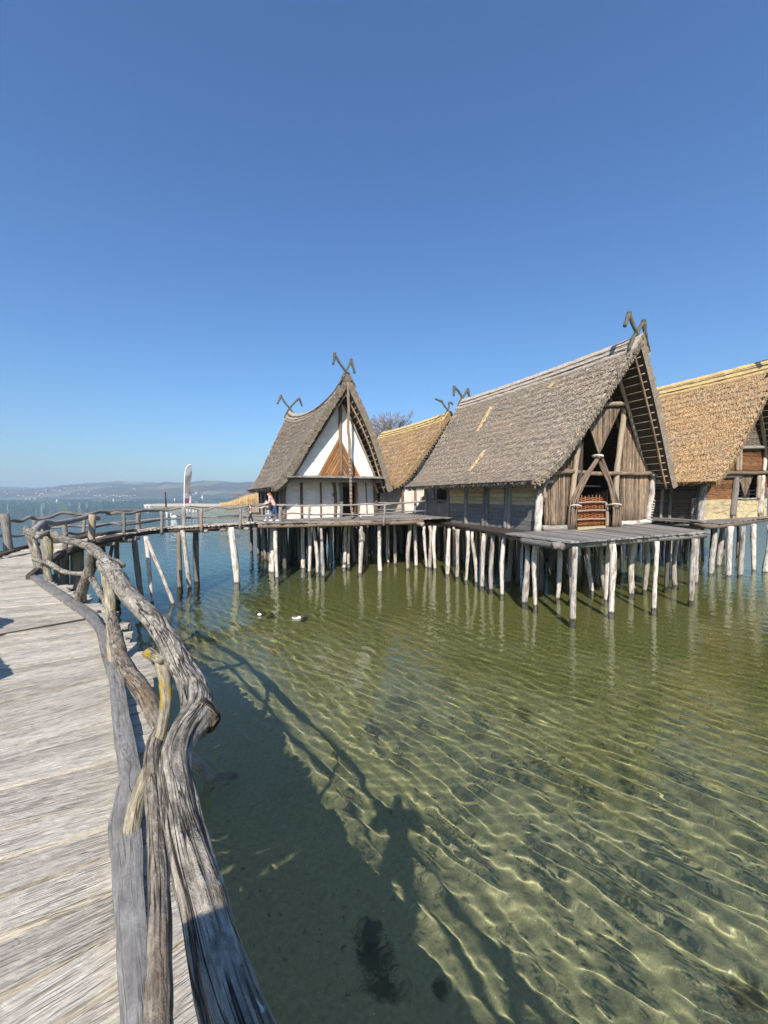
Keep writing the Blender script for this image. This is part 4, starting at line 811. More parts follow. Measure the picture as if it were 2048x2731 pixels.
# red wicker gate
g0 = PX(H2, .12, (1541, 1327), (1612, 1327), (1616, 1397), (1538, 1402)); m = MB(); zt_, zb_ = g0[0].z, g0[3].z; x0, x1 = H2.az(g0[0])[0], H2.az(g0[2])[0]
nr = 34
for k in range(nr):
    z = lerp(zb_, zt_, (k+.5)/nr); ph = k % 2*math.pi
    m.tube([H2.P(lerp(x0, x1, i/20), .12+.03*math.sin(i*1.25+ph), z+.01*nz((k, i*.4, 0), 1)) for i in range(21)], (zt_-zb_)/nr*.5, 6, .2, 5)
gate = obj('wicker_gate', m, M['wicker'], R2)
m = MB()
for k in range(9): x = lerp(x0, x1, k/8); m.tube([H2.P(x, .12, zb_-.08), H2.P(x, .12, zt_+random.uniform(.03, .16))], .02, 6, .1, 5)
obj('gate_stake', m, M['brownwood'], gate)
for y in (1341, 1363, 1386): H2.bars('gate_rail', PX(H2, -.02, (1543-(y-1341)*.08, y), (1580, y-2), (1617, y-2)), .04, 'lightpole', parent=gate)
H2.bars('gate_post', PX(H2, -.03, (1617, 1340), (1619, 1370), (1619, 1403)), .085, 'lightpole', parent=gate); H2.bars('door_bar', PX(H2, .3, (1560, 1296), (1600, 1297)), .03, 'lightpole')
H2.panel('doorstep', [onz(1541, 1411, DK+.03), onz(1616, 1405, DK+.03), onz(1612, 1397, DK+.03), onz(1540, 1402, DK+.03)], .05, 'straw_mat', n=V((0, 0, 1)))
# long left wall
sd2 = lambda px, py, o=0.0: H2.side(px, py, -o)
zsp = H2.side(1300, 1345).z
for (xa, xb) in ((1200, 1242), (1248, 1292), (1302, 1346), (1357, 1434)):
    ba = (sd2(xa, 1340)-H2.O).dot(H2.v); bb_ = (sd2(xb, 1350)-H2.O).dot(H2.v)
    boards(lambda x, o, z: H2.P(o, x, z), 'side_boards', [(bb_, H2.z(2.2)), (ba, H2.z(2.2)), (ba, zsp), (bb_, zsp)], .2, .08, 'kerb', R2, .12)
    boards(lambda x, o, z: H2.P(o, x, z), 'upper_boards', [(bb_, zsp), (ba, zsp), (ba, H2.z(4.9)), (bb_, H2.z(4.9))], .19, .08, 'limewood', R2, .1)
for (x0_, y0_), (x1_, y1_), r_ in (((1196, 1302), (1195, 1393), .11), ((1244, 1303), (1243, 1400), .13), ((1298, 1303), (1289, 1407), .14), ((1303, 1303), (1298, 1407), .1), ((1356, 1303), (1348, 1413), .12), ((1362, 1303), (1356, 1414), .1), ((1135, 1303), (1137, 1388), .12), ((1156, 1303), (1156, 1335), .09)):
    H2.bars('side_post', [sd2(x0_, y0_, .06)+V((0, 0, .35)), sd2(x1_, y1_, .06)], r_, 'greywood')
hb0 = (sd2(1195, 1360)-H2.O).dot(H2.v); hb1 = (sd2(1139, 1360)-H2.O).dot(H2.v); m = MB(); x = hb0+.1
zt2 = H2.side(1180, 1341).z
while x < hb1-.05: m.bar(H2.P(-.03, x, DK-.1), H2.P(-.03+random.uniform(-.01, .01), x, zt2+random.uniform(-.03, .03)), random.uniform(.16, .24), .05, H2.u, n=4, wob=.12); x += .21
obj('half_door', m, M['kerb'], R2); H2.bars('half_door_rail', [sd2(1133, 1340, .1), sd2(1165, 1334, .1), sd2(1194, 1338, .1)], .08, 'greywood')
H2.panel('porch_wall', [H2.P(.9, hb0+.1, DK), H2.P(.9, H2.L, DK), H2.P(.9, H2.L, H2.z(5.4)), H2.P(.9, hb0+.1, H2.z(5.4))], .1, 'darkwood', n=-H2.u)
zt = H2.ridge(.9)[2]-.9
boards(lambda x, o, z: H2.P(H2.W-.05+o, x, z), 'side_wall', [(.1, 2.4), (H2.L, 2.4), (H2.L, H2.z(5.2)), (.1, H2.z(5.2))], .24, .07, 'darkwood', R2)
b = MB(); b.prism([H2.P(.95, H2.L-.3, 2.4), H2.P(H2.W, H2.L-.3, 2.4), H2.P(H2.W, H2.L-.3, H2.z(5.2)), H2.P(H2.aA, H2.L-.3, zt), H2.P(.95, H2.L-.3, H2.z(5.2))], H2.v, .1); obj('rear_wall', b, M['darkwood'], R2)
# platform in front, ledge along the left wall
FL, FR, BR, BL = onz(1519, 1444, DK), onz(1888, 1416, DK), onz(1737, 1396, DK), onz(1391, 1428, DK)
bl2 = BL+(BL-FL)*0; deckq(R2, 'platform', [FL, FR, BR+H2.v*.6, BL+H2.v*.6+(BL-FL).normalized()*.3], .2, .06, 'greywood', .12)
b = MB(); b.prism([BL+H2.v*.3, BR+H2.v*.3, H2.P(H2.W, H2.L+.3, DK), H2.P(0, H2.L+.3, DK)], V((0, 0, 1)), .08); 
b.v = [(x, y, z-.04) for x, y, z in b.v]; obj('floor', b, M['darkwood'], R2)
ld = onz(1118, 1388, DK-.12), onz(1280, 1409, DK-.12), onz(1396, 1432, DK-.12); li = H2.P(.1, 10.3*K2, DK-.12), H2.P(.1, 4.6*K2, DK-.12), H2.P(.1, -.6, DK-.12)
m = MB()
for k in range(2):
    for j in range(3):
        t0 = (j+.5)/3; p0 = li[k].lerp(ld[k], t0); p1 = li[k+1].lerp(ld[k+1], t0); m.bar(p0, p1+(p1-p0).normalized()*.1, (ld[k]-li[k]).length/3*.96, .06, n=8, wob=.1)
obj('ledge', m, M['greywood'], R2)
H2.bars('front_beam', [onz(1474, 1455, DK-.17), onz(1560, 1451, DK-.17), onz(1700, 1440, DK-.17), onz(1878, 1427, DK-.17)], .13, 'greywood'); H2.bars('platform_beam', [FL+V((-.1, .2, -.2)), BL+V((0, 0, -.2))], .12, 'greywood')
H2.bars('ledge_log', [onz(1300, 1418, DK-.25), onz(1366, 1432, DK-.25), onz(1470, 1450, DK-.25)], .09, 'greywood')
for px, py in ((1126, 1397), (1158, 1401), (1212, 1410), (1252, 1414), (1309, 1425), (1365, 1434)):
    p = onz(px, py, DK-.26); b = MB(); b.tube([p+H2.u*3, p, p-H2.u*.1], .115, 9, .25, 5); obj('beam_end', b, M['lightpole'], R2)
pilerow(H2, [(1136, 1513), (1148, 1514), (1159, 1516), (1193, 1532), (1217, 1538), (1246, 1548), (1266, 1553), (1285, 1564), (1309, 1571), (1338, 1585), (1405, 1606), (1425, 1613), (1487, 1595), (1519, 1599), (1528, 1650), (1576, 1576), (1611, 1584), (1632, 1633), (1657, 1529), (1689, 1569), (1720, 1574), (1746, 1621), (1784, 1533), (1801, 1560), (1842, 1602), (1854, 1553)], (.085, .115))
pilerow(H2, [(1358, 1553), (1440, 1575), (1590, 1560)], mats=('pile_shaded',))
pilefield(H2, .3, 7.4, 1.2, 10, 7, 7); pilefield(H2, .8, 6.2, -2.6, .8, 3, 2, ('pile', 'pile_shaded'))
# ------------------------------------------------------------------ golden house behind, between the two
DK = 2.68; K3 = (HC-DK)/1.65
H3 = House((1.52*K3, 31.1*K3), 24, 7.6, 11, 3.8, 10.9, 11.3, .15, 1.08, 12.7, .9, .9, -.6, 12.2, 4.6,
           'golden-thatched pile dwelling with white plaster front, half hidden behind the large grey-thatched one', .08, .4, None, K3)
R3 = H3.root; H3.roof('thatch_gold', 'straw_cap', 120, 100, 15, .03, .32, 31, tufts=12000)
H3.horns('front', [(-.35, .35), (-.62, .68), (-.95, .78), (-1.25, .86)], [(.1, .3), (.1, .6), (.3, .72), (.5, .55)], .075)
H3.horns('rear', [(-.3, .4), (-.6, .6), (-.9, .6), (-1.1, .66)], [(.3, .4), (.6, .5), (.9, .4), (1.1, .5)], .06)
gz = H3.px(1120, 1278).z
H3.panel('front_wall', [H3.P(.02, 0, DK-.05), H3.P(H3.W-.02, 0, DK-.05), H3.P(H3.W-.02, 0, gz), H3.P(.02, 0, gz)], .18, 'plaster_grey')
ga = H3.gable_edge(-1, gz), H3.gable_edge(1, gz); zt3 = H3.z(10.1)
H3.panel('gable_wall', [H3.P(ga[0], .03, gz), H3.P(ga[1], .03, gz), H3.P(H3.aA, .03, zt3)], .12, 'plaster')
for q in (((1072, 1290), (1074, 1330), (1075, 1376)), ((1107, 1300), (1108, 1374))): H3.bars('timber_post', PX(H3, -.05, *q), .1, 'brownwood')
for q in (((1107, 1232), (1108, 1265)), ((1135, 1196), (1134, 1225))): H3.bars('gable_post', PX(H3, -.04, *q), .1, 'darkwood')
H3.bars('front_beam', PX(H3, -.1, (1066, 1279), (1090, 1277), (1140, 1276)), .1, 'greywood'); H3.bars('collar_beam', PX(H3, -.25, (1140, 1190), (1160, 1188)), .1, 'greywood')
bl = H3.px(1126, 1331, -.03); b = MB(); b.bar(bl-V((0, 0, .16)), bl+V((0, 0, .16)), .34, .04, H3.v); obj('plaque', b, M['limewood'], R3)
b = MB(); b.prism([H3.P(.03, .1, DK), H3.P(.03, 4.2, DK), H3.P(.03, 4.2, H3.z(5)), H3.P(.03, .1, H3.z(5))], -H3.u, .15); obj('side_wall', b, M['plaster_grey'], R3)
shell(H3, 5.1, left='darkwood', lb0=4.2)
l = MB()
for j in range(4, 30):
    q, n = H3.slope(-1, .002, j/30); l.tube([H3.W_(q-n*.42-V((0, .0, 0))), H3.W_(q-n*.42+V((0, 1.2, 0)))], .05, 7, .2, 5)
obj('lath_ends', l, M['lightpole'], H3.ro)
DK = 2.84; D1 = onz(1128, 1383, DK); C1 = onz(1037, 1386, DK); bk = H3.v*12
deckq(R3, 'platform', [C1, D1+H3.u*5, D1+H3.u*5+bk, C1+bk], .2)
fb = MB(); fb.tube([C1+V((0, .1, -.18)), C1.lerp(D1, .5)+V((0, .1, -.19)), D1+V((0, .1, -.18))], .12, 9, .2, 3); obj('front_bearer', fb, M['brownwood'], R3)
for px, py in ((1050, 1396), (1092, 1396), (1124, 1398)):
    p = onz(px, py, DK-.28); b = MB(); b.tube([p+H3.v*2, p, p-H3.v*.15], .12, 9, .25, 5); obj('beam_end', b, M['lightpole'], R3)
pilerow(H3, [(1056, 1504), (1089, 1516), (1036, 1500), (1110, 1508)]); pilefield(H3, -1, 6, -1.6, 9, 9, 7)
# ------------------------------------------------------------------ golden log house at the right edge
DK = 2.65; K4 = (HC-DK)/1.65
H4 = House((18.9*K4, 22.8*K4), 24.3, 7.8, 10.5, 3.9, 12.0, 12.0, .1, 2.0, 11.2, .85, .85, -1.2, 11.2, 4.55,
           'golden-thatched pile dwelling with red-brown boards and yellow daub, cut off at the right edge', .12, .35, None, K4)
R4 = H4.root; H4.roof('thatch_gold', 'straw_cap', 180, 160, 19, .055, .3, 47, tufts=24000)
H4.horns('front', [(-.3, .4), (-.52, .82), (-.62, .5), (-.7, .1)], [(.3, .4), (.52, .82), (.62, .5), (.7, .1)], .07)
H4.bars('ridge_branch', [H4.P(3.1*K4, -1.6, H4.z(11.05)), H4.P(3.6*K4, -1.7, H4.z(11.6)), H4.P(4.0*K4, -1.75, H4.z(12.2))], .08, 'horn')
f4 = lambda b0, *q: PX(H4, b0, *q)
az4 = lambda x, y: H4.az(H4.px(x, y))
zlow4 = H4.px(1915, 1332).z; zfl = H4.px(1990, 1264).z; zup = H4.px(2000, 1196).z
def fx(px, py=1330): return az4(px, py)[0]
PF4 = lambda x, o, z: H4.P(x, o, z)
for x0_, x1_ in ((fx(1874), fx(1956)), (fx(1962), fx(2026)), (fx(2034), H4.W-.1)):
    boards(PF4, 'daubed_wall', [(x0_, DK-.1), (x1_, DK-.1), (x1_, zlow4), (x0_, zlow4)], .45, .14, 'daub', R4, .08, .004)
boards(PF4, 'board_wall', [(fx(1878), zlow4), (fx(1956), zlow4), (fx(1956), zfl-.02), (fx(1890), zfl-.02)], .26, .1, 'rust', R4, .1); boards(PF4, 'board_wall', [(fx(2034), zlow4), (H4.W-.1, zlow4), (H4.W-.1, zfl-.02), (fx(2034), zfl-.02)], .26, .1, 'rust', R4, .1)
boards(PF4, 'upper_board_wall', [(H4.gable_edge(-1, zfl), zfl), (H4.gable_edge(1, zfl), zfl), (H4.gable_edge(1, zup), zup), (H4.gable_edge(-1, zup), zup)], .27, .1, 'rust', R4, .1)
H4.panel('window_back', [H4.P(fx(1956), 1.2, DK), H4.P(fx(2034), 1.2, DK), H4.P(fx(2034), 1.2, zfl), H4.P(fx(1956), 1.2, zfl)], .08, 'darkwood')
H4.bars('window_sill', f4(-.1, (1966, 1329), (1985, 1331), (2024, 1329)), .05, 'pile')
for q, r_, mt in ((((1877, 1294), (1871, 1340), (1864, 1408)), .17, 'pile'), (((1963, 1274), (1959, 1320), (1953, 1376)), .17, 'greywood'), (((2024, 1268), (2021, 1329)), .12, 'lightpole'), (((2034, 1268), (2030, 1320), (2026, 1372)), .14, 'pile'), (((1966, 1198), (1966, 1256)), .09, 'lightpole'), (((1975, 1198), (1974, 1256)), .09, 'lightpole'), (((2042, 1198), (2038, 1256)), .1, 'pile')):
    H4.bars('front_post', f4(-.14, *q), r_, mt)
sticks(H4, 'hanging_stick_panel', f4(-.05, (1968, 1268), (2008, 1268), (1986, 1328)), -.05, r=.028, gap=.06)
H4.bars('front_beam', f4(-.2, (1926, 1263), (1960, 1261), (2010, 1262), (2060, 1259)), .11, 'brownwood'); H4.bars('front_beam', f4(-.12, (1924, 1272), (1975, 1272)), .1, 'darkwood'); H4.bars('upper_beam', f4(-.2, (1960, 1198), (1985, 1194), (2070, 1193)), .1, 'greywood')
b = MB(); tq = f4(-.1, (1981, 1190), (2024, 1100), (2046, 1190)); nk = 46
qa = [H4.az(p) for p in tq]
for k in range(nk):
    z = lerp(zup+.05, qa[1][1], (k+.5)/nk); sp_ = span([(p[1], p[0]) for p in qa], z)
    if sp_ and sp_[1]-sp_[0] > .05: b.tube([H4.P(lerp(*sp_, i/10), -.1+.02*math.sin(i*1.7+k*3.1), z) for i in range(11)], .03, 5, .2, 5)
obj('wicker_gable', b, M['wicker_dark'], R4); H4.bars('gable_pole', f4(-.14, (1980, 1192), (2010, 1130), (2046, 1060)), .05, 'lightpole')
# dark wicker left wall
b = MB()
for k in range(44):
    z = lerp(DK, H4.z(4.9), (k+.5)/44); b.tube([H4.P(.05+.03*math.sin(i*1.3+k*3.14), lerp(.2, 9.2, i/80), z) for i in range(81)], .034, 5, .2, 5)
obj('wicker_wall', b, M['wicker_dark'], R4)
for px in (1762, 1785, 1860): p = H4.side(px, 1340, -.08); H4.bars('side_post', [V((p.x, p.y, 1.9)), V((p.x+.05, p.y, 3.4)), V((p.x+.1, p.y, H4.z(4.9)))], .09, 'greywood')
rings(H4, H4.root.children[-1], (H4.side(1856, 1330, -.08), H4.side(1853, 1386, -.08)), .17, 14)
b = MB(); p0, p1 = onz(1737, 1384, DK+.0), onz(1882, 1393, DK+.0); H4.bars('side_rail', [p0, p0.lerp(p1, .5)+V((0, 0, .04)), p1], .09, 'greywood'); H4.bars('side_rail', [p0+V((0, 0, -.25)), p1+V((0, 0, -.22))], .1, 'greywood')
shell(H4, 5.0)
E0 = onz(1872, 1391, DK); E1 = onz(1920, 1394.5, DK); E2 = onz(2048, 1378.5, DK); E3 = E2+(E2-E1).normalized()*3
deckq(R4, 'platform', [E1, E3, E3+H4.v*13, E1+H4.v*13], .25); deckq(R4, 'platform', [E0, E1, E1+H4.v*13, E0+H4.v*13], .22)
H4.bars('front_bearer', [E0+V((-.4, .15, -.18)), E1+V((0, .15, -.18)), E2+V((0, .15, -.18)), E3+V((0, .15, -.18))], .12, 'brownwood')
pilerow(H4, [(1899, 1529), (1942, 1534), (1974, 1534), (2010, 1520), (2042, 1525), (1919, 1507)], (.11, .14)); pilefield(H4, -.5, 7.2, .8, 10, 8, 7, ('pile_shaded', 'pile_shaded', 'pile'))
# ------------------------------------------------------------------ railing in front of the white-gabled house
DK = 2.84
hr = thing('platform_railing', onz(822, 1391, DK), 'thin two-bar pole railing along the platform edge before the white gabled house', 'railing')
for q in ((826, 1348, 822, 1391, .06), (958, 1348, 957, 1388, .06), (1026, 1348, 1023, 1387, .06), (1107, 1343, 1109, 1383, .07)): rpost(hr, *q, z=DK)
for off, pts in ((0, [(745, 1346), (800, 1349), (860, 1348), (935, 1347), (985, 1344), (1010, 1347), (1060, 1343), (1134, 1336)]), (1, [(745, 1371), (790, 1369), (830, 1373), (900, 1371), (960, 1372), (1010, 1370), (1060, 1366), (1134, 1362)])):
    b = MB(); b.tube([atY(x, y, np.interp(x, [745, 822, 957, 1023, 1134], [25, 24.8, 25.6, 25.7, 26.5])*K1) for x, y in spline(pts, 40)], .045-.008*off, 8, .25, 5, .1); obj('rail', b, M['greywood'], hr)
b = MB(); b.tube([atY(x, y, 25.8*K1) for x, y in ((1008, 1341), (1040, 1342), (1072, 1342))], .045, 8, .2, 5); obj('rail', b, M['greywood'], hr)
b = MB(); b.tube([atY(x, y, 25.8*K1) for x, y in ((1008, 1359), (1040, 1359), (1074, 1358))], .03, 8, .2, 5); obj('rail', b, M['greywood'], hr)

DK = 2.5
# ================================================================== BACKGROUND
pa = thing('blocker', (18, 46, 0), 'dark plank palisade added behind the houses to darken the water between their posts', 'fence'); b = MB(); x = -4.5  # added plank wall that keeps reflected sky off the water under the houses
while x < 46: y = 41+.27*(x+4.5); b.bar(V((x, y, -2)), V((x+random.uniform(-.04, .04), y, 4.6+random.uniform(-.2, .1))), random.uniform(.26, .36), .08, V((.26, -.96, 0)), n=3, wob=.08); x += .33
obj('plank', b, M['darkwood'], pa); b = MB(); b.tube([V((-4.6, 40.85, 2.8)), V((46, 54.5, 2.8))], .12, 7); obj('rail', b, M['darkwood'], pa)
# gravel spit, reeds, white posts
b = MB(); G = []
for i in range(60):
    px = lerp(383, 900, i/59); D = lerp(190, 120, min(1, i/45)); x = (px-1024)/F0; w = 1-math.exp(-i/5); row = []
    for j, (dd, hh) in enumerate(((-6, -1.2), (-2.5, .2), (-1, .95), (2, 1.15), (8, 1.1), (14, -1))):
        row.append(V((x*(D+dd*1.5), D+dd*1.5, hh*(.4+.6*w)+.12*nz((i*.5, j, 0), 1)+(.35*smooth((i-30)/15) if 0 < j < 5 else 0))))
    G.append(row)
b.gridq(G, lambda i, j: (i*2, j*2)); M['gravel'] = plain('pale_gravel', C(.4, .37, .3), .95, .25, 1.5); obj('gravel_spit', b, M['gravel'], kind='structure')
M['reed'] = wood('dry_reed', C(.36, .23, .1), C(.66, .45, .22), 20, 2, .1, vary=.35)
b = MB()
for k in range(5200):
    px = random.uniform(588, 800); f = smooth((px-585)/110); D = random.uniform(112, 135)+max(0, (640-px)*.2); p = V(((px-1024)/F0*D, D, .9)); h = (1.1+3.6*f)*random.uniform(.6, 1.05); lx = random.uniform(-.5, .5); w = V((random.uniform(.03, .07), 0, 0))
    q1 = p+V((lx*.4, 0, h*.6)); q2 = p+V((lx, random.uniform(-.2, .2), h)); b.add([p-w, p+w, q1+w, q1-w, q2], [[0, 1, 2, 3], [3, 2, 4]], [[(0, 0), (.1, 0), (.1, 2), (0, 2)], [(0, 2), (.1, 2), (.05, 3)]], False)
obj('reed_bed', b, M['reed'], kind='stuff', label='golden dry reeds on the bank left of the white-gabled house', cat='reeds')
M['whitepost'] = plain('white_post_paint', C(.78, .76, .72), .7, .1, 4)
for k, (px, ln) in enumerate(((496, .02), (499, 0), (505, .3), (508, -.3), (514, .25), (517, -.2), (523, .05), (528, 0), (533, .1), (536, 0))):
    p = onz(px, 1368-k*.4, 0); b = MB(); b.tube([p+V((0, 0, -1.5)), p+V((ln*.3, 0, .5)), p+V((ln, 0, 1.35))], .11, 7, .1, 3); tag(obj('white_post', b, M['whitepost'], origin=p), 'short white post in the shallow water before the gravel spit', 'post', 'white posts before the gravel spit')
# pale plank fence and brush bank behind the strollers
pf = thing('plank_fence', atY(690, 1370, 62), 'pale upright plank fence on the bank behind the strolling people', 'fence'); b = MB(); px = 668
while px < 735: p = atY(px, 1369.5, 62); h = random.uniform(1.0, 1.25); b.bar(p, p+V((0, 0, h)), .28, .05, V((0, 1, 0)), n=2, wob=.05); px += 5.2
obj('plank', b, M['lightpole'], pf); b = MB(); b.tube([atY(664, 1368, 61.9), atY(700, 1367, 61.9), atY(738, 1367, 61.9)], .1, 7, .2, 3); obj('rail', b, M['brownwood'], pf)
b = MB(); G = [[V((lerp(-23, -15, i/24)+.2*nz((i, j, 0), .7), 62.3+[-1.4, -.9, -.2, 1][j], [-1, .1, .75, .95][j]+.3*nz((i*.6, j, 2), 1))) for j in range(4)] for i in range(25)]; b.gridq(G, lambda i, j: (i*.3, j*.4)); tag(obj('brush_bank', b, M['brownwood'], origin=(-19, 62, 0)), 'low brown brushwood bank under the pale plank fence', 'bank')
# bare trees
def bare_tree(base, h, spread, label, seed, depth=6, group=None):
    random.seed(seed); root = thing('bare_tree', base, label, 'tree', group); tr = MB(); cr = MB(); n = [0]
    def grow(p, d, L, r, k):
        q = p+d*L; m_ = p.lerp(q, .5)+V((random.uniform(-1, 1), random.uniform(-1, 1), 0))*L*.06
        (tr if k < 2 else cr).tube([p, m_, q], [r, r*.85, r*.7], 6 if k < 3 else 3, 0, 1, 0, False)
        if k >= depth: return
        for i in range(3 if k < 2 else random.choice((2, 3, 3))):
            a = random.uniform(0, 6.28); s_ = random.uniform(.35, .75)*spread; nd = (d+V((math.cos(a)*s_, math.sin(a)*s_, random.uniform(-.15, .3)))).normalized(); grow(q if i else p.lerp(q, random.uniform(.7, 1)), nd, L*random.uniform(.62, .85), max(.026, r*.62), k+1)
    grow(V(base), V((0, 0, 1)), h*.24, h*.018, 0); obj('trunk', tr, M['bark'], root); obj('crown', cr, M['twig'], root); return root
M['bark'] = plain('tree_bark', C(.16, .13, .11), .95, .3, 2); M['twig'] = plain('bare_twigs', C(.28, .21, .18), .95, .25, 1)
bare_tree((3.6, 82, 1), 23, 1.2, 'bare winter tree rising behind the golden roof in the gap between the houses', 41, 9)
bare_tree((7.0, 84, 1), 20.5, 1.15, 'smaller bare tree right beside the winter tree, mostly behind the golden roof', 12, 7)
for k, (px, h) in enumerate(((640, 6.0), (655, 7.5), (668, 8), (628, 4.5))):
    D = 150; bare_tree(((px-1024)/F0*D, D, .8), h, .8, 'thin bare shrub standing in the golden reeds', 60+k, 5, 'bare shrubs in the reeds')
random.seed(99)
# feather flag
fl = thing('feather_flag', onz(491, 1401, 2.83)+V((-.1, .15, 0)), 'tall curved white and grey feather flag with a dark red square, standing by the bridge', 'flag'); fY = fl.location.y+.1
pp = [atY(491, 1400, fY), atY(491, 1345, fY), atY(491.5, 1300, fY), atY(493, 1268, fY), atY(496, 1250, fY), atY(502, 1241, fY), atY(509, 1239.5, fY)]
M['flagpole'] = plain('white_flag_pole', C(.8, .8, .8), .4, .03); b = MB(); b.tube([V(p) for p in spline([tuple(p) for p in pp], 40)], .022, 8); obj('pole', b, M['flagpole'], fl)
def banner(name, rows, mat):
    b = MB(); G = []
    for i in range(len(rows)):
        y, xl, xr = rows[i]; G.append([atY(lerp(xl, xr, j/6), y, fY)+V((0, .05*math.sin(j*1.1+y*.12)*j/6, .03*math.sin(j*.9+y*.2)*j/6)) for j in range(7)])
    G2 = [[p+V((0, .006, 0)) for p in r] for r in G]; b.gridq(G, lambda i, j: (j*.05, i*.1), flip=True); b.gridq(G2, lambda i, j: (j*.05, i*.1)); obj(name, b, M[mat], fl)
for n_, c in (('flag_white', (.24, .24, .26)), ('flag_grey', (.13, .13, .145)), ('flag_brown', (.17, .15, .14)), ('flag_red', (.16, .05, .075)), ('flag_pink', (.75, .55, .58))): M[n_] = plain(n_, C(*c), .6, .2, 5)
rr = lambda y0, y1, l0, r0, l1, r1: [(lerp(y0, y1, k/8), lerp(l0, l1, k/8), lerp(r0, r1, k/8)) for k in range(9)]
banner('banner', rr(1241, 1256, 503, 511, 495, 511)+rr(1258, 1268, 494, 511, 493, 510), 'flag_white'); banner('banner', rr(1268, 1292, 493, 510, 492.5, 508), 'flag_grey'); banner('banner', rr(1292, 1316, 492.5, 508, 492, 506), 'flag_brown'); banner('banner', rr(1316, 1329, 492, 506, 492, 505), 'flag_white'); banner('banner', rr(1329, 1342, 492, 504, 492, 504), 'flag_red'); banner('banner', rr(1321, 1342, 506.5, 508, 504.5, 510.5), 'flag_pink')
# mooring post
mp = onz(445, 1380, 0); po = thing('mooring_post', mp, 'thin dark mooring post with a white foot standing alone in the lake', 'post'); b = MB(); b.tube([mp+V((-.1, 0, 2)), mp+V((-.15, 0, 5.2))], .16, 8); obj('shaft', b, M['darkwood'], po); b = MB(); b.tube([mp+V((.1, 0, -2)), mp+V((0, 0, .6)), mp+V((-.1, 0, 2))], .17, 8); obj('white_foot', b, M['whitepost'], po)
# water birds
for n_, c in (('feather_white', (.8, .79, .76)), ('feather_black', (.02, .02, .022)), ('feather_brown', (.16, .1, .07)), ('bill', (.3, .22, .1)), ('bill_orange', (.55, .2, .04))): M[n_] = plain(n_, C(*c), .6, .15, 20)
def bird(name, loc, yaw, L, label, cat, body='feather_white', head='feather_black', back='feather_black', neck=.12, bill='bill', group=None):
    r = thing(name, loc, label, cat, group); f = V((math.cos(yaw), math.sin(yaw), 0)); p = V(loc); b = MB(); z = V((0, 0, L*.09))
    b.tube([p-f*L*.52+z*2, p-f*L*.4+z*1.2, p-f*L*.1+z, p+f*L*.2+z, p+f*L*.4+z*1.3, p+f*L*.46+z*1.8], [L*.02, L*.12, L*.2, L*.19, L*.1, L*.03], 12); obj('body', b, M[body], r)
    h = p+f*L*.42+V((0, 0, L*(.16+neck))); b = MB(); b.tube([p+f*L*.34+z, p+f*L*(.44 if neck < .3 else .5)+V((0, 0, L*neck*.6)), h-f*L*.04, h+f*L*.06, h+f*L*.12], [L*.09, L*.06 if neck < .3 else L*.04, L*.085, L*.08, L*.03], 10); obj('head', b, M[head], r)
    b = MB(); b.tube([h+f*L*.1-V((0, 0, L*.02)), h+f*L*.24-V((0, 0, L*.05))], [L*.04, L*.022], 8, flat=.6); obj('bill', b, M[bill], r)
    b = MB(); b.ball(p-f*L*.12+z*2.3, L*.2, 1.6, 1.0, .55, rot=Matrix.Rotation(yaw, 3, 'Z')); obj('wing', b, M[back], r); return r
bird('duck', onz(697, 1641, 0), math.pi*.95, .36, 'black-headed duck with white flank swimming left, nearer the bridge', 'duck', 'feather_black')
dk_ = COL.objects['duck']; b = MB(); b.ball(dk_.location+V((-.04, -.05, .045)), .055, 1.6, .7, .8); obj('flank', b, M['feather_white'], dk_)
bird('duck', onz(792, 1650, 0), .15, .32, 'pale duck with brown back swimming on the green water, right of the black-headed one', 'duck', 'feather_white', 'feather_brown', 'feather_brown')
bird('swan', onz(463, 1380, 0), math.pi, 1.25, 'white swan on the lake beside the mooring post', 'swan', 'feather_white', 'feather_white', 'feather_white', .5, 'bill_orange')
for px, g in ((388, 0), (398, 1)): bird('swan', onz(px, 1350, .0), math.pi*g, 1.4, ('white swan at the tip of the gravel spit', 'second white swan close behind the one at the tip of the gravel spit')[g], 'swan', 'feather_white', 'feather_white', 'feather_white', .45, 'bill_orange')
for px, py in ((152, 1336), (303, 1333), (466, 1327.6)):
    p = V(((px-1024)/F0*520, 520, 0)); r = thing('buoy', p, 'white marker buoy far out on the lake', 'buoy', 'white marker buoys'); b = MB(); b.tube([p+V((0, 0, -.5)), p+V((0, 0, 1.0)), p+V((0, 0, 1.2))], [.7, .7, .3], 10); obj('float', b, M['whitepost'], r); b = MB(); b.tube([p+V((0, 0, 1)), p+V((0, 0, 2.6))], .25, 8); obj('mast', b, M['whitepost'], r)
p = V(((539-1024)/F0*1500, 1500, 0)); r = thing('sailing_boat', p, 'small sailing boat with white sail far out before the wooded shore', 'boat'); b = MB(); b.tube([p+V((-4, 0, .6)), p+V((-3, 0, .4)), p+V((2, 0, .3)), p+V((4.5, 0, .9))], [.6, 1.2, 1.2, .2], 8); obj('hull', b, M['whitepost'], r); b = MB(); b.prism([p+V((.3, 0, 1.5)), p+V((4, 0, 1.6)), p+V((.3, 0, 11))], V((0, -1, 0)), .1); obj('sail', b, M['feather_white'], r)
